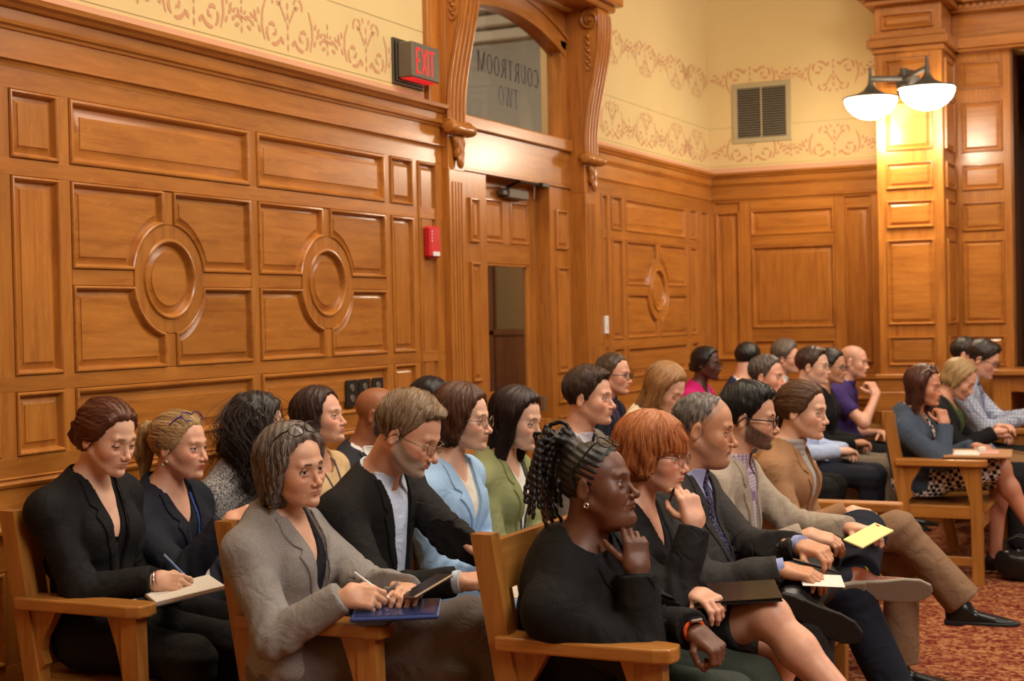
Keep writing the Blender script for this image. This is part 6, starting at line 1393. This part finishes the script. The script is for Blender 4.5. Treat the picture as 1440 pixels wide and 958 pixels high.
   R=dict(w=(-1.395, 8.60, .865), world=1, d=(-.25, .15, 1), b=(.7, -.7, 0), curl=((15, 20), 60, 68, 72, 74), pole=(.4, -.5, -1)), L=dict(w=(-1.26, 8.78, .73), world=1, d=(.7, -.4, 0), b=(.1, 0, 1)),
   top=dict(jacket=1, c=(srgb(58, 68, 84), .9, 'tweed', srgb(74, 86, 102), 300), v=.30, hw=.06, hwb=.035, lapel=0, inner=(srgb(232, 228, 224), .8, 'gingham', srgb(22, 20, 20), .045), iv=(.05, .06), buttons=0), low=(srgb(236, 232, 228), .85, 'gingham', srgb(18, 16, 18), .045), skirt=-.02, legR=((.47, -.06, .62), (.66, -.02, .24), (1, 0, -.4)), legL=((.46, .08, .54), (.42, .08, .10), (1, 0, 0)), glasses=GW(plain('pale_frame', srgb(170, 150, 130), .3), on=((.054, 0, .116), -40), wh=(.028, .021), r=.003, dark=BLACK), seed=30),
 dict(label='woman with short blonde hair looking down, dark green top under black cardigan', f=1, q=2, at=(-1.52, 9.34), head=(-1.425, 9.33, 1.085), hyaw=-4, hpitch=28, skin=ROSY, blush=.4, hairc=srgb(178, 144, 96), style='bob', hlen=.06, hl=-.01, hvol=.95, lid=-10, girth=1.1, L=dict(w=(.32, -.02, .80), d=(.7, -.5, .1), b=(.1, 0, 1)), R=dict(w=(.32, -.12, .78), d=(.7, .5, .1), b=(.1, 0, 1)), top=dict(jacket=1, c=(BLK, .85), v=.5, hw=.09, hwb=.08, lapel=0, inner=srgb(58, 74, 38), iv=(.06, .08), buttons=0), low=(BLK, .85), earring=(.006, GOLD), seed=31),
 dict(label='young man with dark fringe and glasses, light checked shirt, holding papers', q=2, at=(-1.46, 9.96), head=(-1.37, 9.95, 1.188), hyaw=-4, hpitch=22, skin=ROSY, blush=.6, hairc=srgb(48, 36, 28), style='short', quiff=1, ht=.014, hl=.01, L=dict(w=(.38, -.02, .83), d=(.8, -.3, 0), b=(.1, 0, 1)), R=dict(w=(.36, -.14, .82), d=(.8, .3, 0), b=(.1, 0, 1)), top=dict(c=(srgb(188, 194, 208), .8, 'check', srgb(120, 130, 160), .02), scollar=srgb(188, 194, 208)), low=(srgb(150, 112, 74), .85), glasses=GW(TORT, r=.0022), lanyard=dict(m=LANB, v=-.3, w=.005), seed=32),
 dict(label='man with dark cropped hair in black jacket at the far end of the right-hand bench', q=2, at=(-1.62, 10.50), head=(-1.555, 10.50, 1.20), hyaw=0, hpitch=0, skin=ROSY, blush=.7, hairc=srgb(40, 30, 26), style='short', ht=.008, top=dict(c=(srgb(26, 26, 28), .85)), low=(BLK, .85), seed=33),
]
for s_ in PEOPLE: person(s_)
# ------------------------------------------------------------ things held and lying about
def frame(loc, fx, up):
    fx = Vector(fx).normalized(); up = (Vector(up)-Vector(up).dot(fx)*fx).normalized(); y = up.cross(fx); return Matrix(((fx.x, y.x, up.x, loc[0]), (fx.y, y.y, up.y, loc[1]), (fx.z, y.z, up.z, loc[2]), (0, 0, 0, 1)))
def thing(name, M, label, cat, group=None):
    e = empty(name, label=label, cat=cat, group=group); e.matrix_world = M; return e
PAPER = plain('paper', srgb(226, 220, 208), .7); YEL = plain('yellow_paper', srgb(236, 226, 150), .7); KRAFT = plain('kraft_board', srgb(176, 128, 84), .7)
def grip(s, k='R'):
    """point between thumb and forefinger of a hand, with its direction"""
    ar = s['_arm'][k]; caps = ar['H'][2]; p = caps[4][0][-1]*.5+caps[0][0][3]*.5+ar['bk']*.010; return p+s['_org'], ar['dr'], ar['bk']
def pen(s, k, d, label, body, L_=.14, back=.085):
    p, _, _ = grip(s, k); d = Vector(d).normalized(); M = frame(Vector(p)+d*(L_-back), d, (0, .1, 1)); e = thing('pen', M, label, 'pen')
    MB().lathe([(.0008, 0), (.0012, -.004), (.0038, -.016), (.0042, -.02), (.0042, -L_+.004), (.003, -L_), (.0005, -L_)], 12, M=Matrix.Rotation(pi/2, 4, 'Y')).build('barrel', body, e, auto=50)
    MB().box((-L_-.002, -.001, .004), (-L_+.04, .001, .006)).build('clip', SILVER, e)
def book(name, loc, fx, up, w, h, t, cover, label, cat, pages=PAPER, lines=True):
    e = thing(name, frame(loc, fx, up), label, cat)
    MB().box((-w/2, -h/2, 0), (w/2, h/2, t*.8), .002).build('page_block', pages, e)
    if cover: MB().box((-w/2-.003, -h/2-.003, -.003), (w/2+.003, h/2+.003, 0), .001).build('cover', cover, e)
    if lines:
        m = MB()
        rg = random.Random(4)
        for i in range(5):
            y = h/2-.03-i*.014; m.box((-w/2+.02, y, t*.8), (-w/2+.02+rg.uniform(.05, w-.05), y+.0012, t*.8+.0004))
        o = m.build('handwriting', plain('ink', (.05, .06, .12), .6), e); tag(o, kind='stuff')
    return e
S = {i: s for i, s in enumerate(PEOPLE)}
W6, W7, M2, M3, W8, W3, M1, W4, W5, MG, W1, W2 = (S[i] for i in range(12))
BLUEP = plain('blue_pen', srgb(90, 130, 190), .35); WHITEPEN = plain('white_pen', srgb(225, 225, 225), .35); BLKPEN = plain('black_pen', (.01, .01, .012), .3)
pen(W1, 'R', (.74, .12, -.66), 'pale blue pen in the hand of the woman writing in the notebook', BLUEP, .15, .11)
pen(W3, 'R', (.80, .12, -.56), 'white stylus pen held by the woman in the grey suit', WHITEPEN, .15, .095)
pen(M2, 'L', (.9, .10, -.22), 'black and silver pen held by the man in the charcoal suit', BLKPEN, .15, .09)
pen(W7, 'R', (.3, -.5, .35), 'small black pen between the fingers of the ginger-haired woman', BLKPEN, .12, .06)
def near(s, k, off): return tuple(Vector(s['_arm'][k]['W']+s['_org'])+Vector(off))
book('notebook', (-2.905, 3.69, .690), (.55, .80, .12), (-.10, -.30, 1), .22, .15, .018, BLACK, 'open cream notebook on the lap of the woman in black writing', 'notebook')
TBL = plain('tablet_blue', srgb(40, 62, 120), .4)
t = thing('tablet', frame(near(W3, 'R', (.12, .07, -.055)), (.9, .42, .02), (.0, -.1, 1)), 'dark blue tablet under the white stylus on the lap of the woman in grey', 'tablet')
MB().box((-.12, -.085, 0), (.12, .085, .012), .004).build('case', TBL, t); MB().box((-.11, -.075, .012), (.11, .075, .0135), .0005).build('screen', plain('dark_screen', srgb(40, 52, 92), .12), t)
ph = thing('phone', frame(near(W3, 'L', (.075, -.045, .020)), (.35, .9, .3), (-.3, -.45, 1)), 'dark phone lying by the fingers of the woman in grey', 'phone')
MB().box((-.075, -.037, 0), (.075, .037, .009), .004).build('body', plain('phone_rim', srgb(120, 100, 80), .3, .5), ph); MB().box((-.071, -.033, .0088), (.071, .033, .0096)).build('screen', BLKPEN, ph)
book('paper_sheet', near(M1, 'R', (.10, .13, -.03)), (.75, .6, 0), (0, -.12, 1), .20, .27, .004, None, 'white papers under the clasped hands of the man looking down', 'paper')
book('paper_sheet', near(M2, 'R', (.12, .02, -.035)), (.9, .35, -.05), (.05, -.2, 1), .13, .10, .003, None, 'small folded note under the right hand of the man in charcoal', 'paper', lines=False)
y = book('legal_pad', (-1.10, 5.15, .735), (.25, .96, .12), (.25, -.35, 1), .24, .075, .010, None, 'yellow legal pad on the thigh of the bearded man', 'notepad', pages=YEL, lines=False)
MB().box((.095, .01, .0081), (.108, .024, .0087)).build('red_mark', plain('red_ink', srgb(180, 60, 50), .6), y)
f = thing('folder', frame((-1.215, 3.955, .738), (.92, .38, .05), (-.02, -.12, 1)), 'glossy black folder on the lap of the ginger-haired woman', 'folder')
GBK = plain('glossy_black', (.008, .008, .009), .15); MB().box((-.12, -.09, 0), (.12, .09, .004), .002).build('back_cover', GBK, f); MB().box((-.115, -.085, .004), (.115, .085, .009)).build('pages', plain('dark_pages', (.03, .03, .03), .5), f); MB().box((-.12, -.09, .009), (.12, .09, .012), .002).build('front_cover', GBK, f)
# watch on the left wrist of the woman with locs
ar = W6['_arm']['L']; Wp = Vector(ar['W']+W6['_org']); fa = Vector(nrm(ar['W']-ar['E'])); wt = thing('wristwatch', frame(Wp-fa*.004, fa, ar['bk']), 'square watch with orange strap on the wrist of the woman with locs', 'watch')
ORG = plain('orange_strap', srgb(226, 92, 40), .5)
MB().tube([(0, .029*cos(a), .025*sin(a)) for a in np.linspace(0, 2*pi, 25)[:-1]], .0055, 6, closed=True).build('strap', ORG, wt, auto=60); MB().box((-.018, -.018, .024), (.018, .018, .034), .004).build('case', SILVER, wt); MB().box((-.015, -.015, .034), (.015, .015, .035)).build('face', BLKPEN, wt)
ar = W1['_arm']['R']; Wp = Vector(ar['W']+W1['_org']); fa = Vector(nrm(ar['W']-ar['E']))
for o_, m, n in ((.0, SILVER, 'silver bangle'), (.010, plain('bead_pink', srgb(210, 150, 150), .4), 'pink bead bracelet')):
    b = thing('bracelet', frame(Wp+fa*o_, fa, ar['bk']), n+' on the wrist of the woman writing in black', 'bracelet')
    MB().tube([(0, .029*cos(a), .024*sin(a)) for a in np.linspace(0, 2*pi, 25)[:-1]], .0026, 6, closed=True).build('band', m, b, auto=60)
# board and papers on the arm of the right-hand bench, papers of the young man, bag
bd = thing('writing_board', frame((-1.22, 8.55, .70), (1, .1, .0), (0, -.05, 1)), 'brown writing board with papers across the arm of the right-hand bench', 'board')
MB().box((-.17, -.13, 0), (.19, .16, .012), .003).build('board', KRAFT, bd); MB().box((-.12, -.10, .012), (.02, .08, .015)).build('sheet', PAPER, bd); MB().box((.02, -.06, .012), (.12, .09, .016)).build('sheet', plain('pink_paper', srgb(214, 160, 140), .7), bd)
MB().lathe([(.001, .03), (.022, .028), (.026, .01), (.024, 0)], 16, (.03, .03, .013)).build('cup_lid', PAPER, bd, auto=50)
book('paper_sheet', (-.98, 9.90, .845), (.9, .2, .25), (-.25, -.1, 1), .22, .28, .004, None, 'grey-white papers held by the young man in the checked shirt', 'paper')
BAG = plain('bag_leather', (.010, .009, .009), .35)
bg_ = thing('handbag', Matrix.Translation((-.99, 8.62, 0)), 'black leather handbag on the carpet at the right edge', 'bag')
def bagf(P): d = ell(P, (0, 0, .10), (.15, .10, .12)); d = smax(d, -P[:, 2]+.004, .02); d = smax(d, P[:, 2]-.17+.02*np.cos(P[:, 0]*14), .02); return d+.006*wr(P, 1.2, 1)
mesh_obj('body', [nets(bagf, (-.2, -.15, 0), (.2, .15, .25), .008)], BAG, bg_)
for yy in (-.05, .05): MB().tube([(-.08, yy, .15), (-.09, yy*.9, .22), (-.02, yy*.7, .25), (.06, yy*.8, .23), (.09, yy, .15)], .006, 8).build('handle', BAG, bg_, auto=60)
for x in (-.08, .09): MB().tube([(x+.012*cos(a), -.056, .155+.012*sin(a)) for a in np.linspace(0, 2*pi, 13)[:-1]], .002, 6, closed=True).build('ring', SILVER, bg_, auto=60)

# carved leaf drops under the door consoles
for e_, inv_, yc in CONS:
    def lf_(P, yc=yc):
        Q = P-A3((CX, yc, 2.47)); Y_ = np.abs(Q[:, 1]); d = ell(Q, (.014, 0, -.055), (.024, .030, .065)); d = smin(d, ell(Q, (.022, 0, -.125), (.018, .020, .040)), .012); Qm = Q.copy(); Qm[:, 1] = Y_
        for c, r in (((.012, .034, -.030), (.020, .018, .035)), ((.014, .030, -.080), (.016, .014, .030)), ((.020, .018, -.118), (.012, .010, .022)), ((.010, .045, -.012), (.016, .014, .022))): d = smin(d, ell(Qm, c, r), .006)
        return d+.0025*np.cos(Y_*260)
    o_ = mesh_obj('carved_leaf', [nets(lf_, (CX-.02, yc-.08, 2.27), (CX+.07, yc+.08, 2.50), .0045)], OAK_Z, None); o_.parent = e_; o_.matrix_parent_inverse = inv_
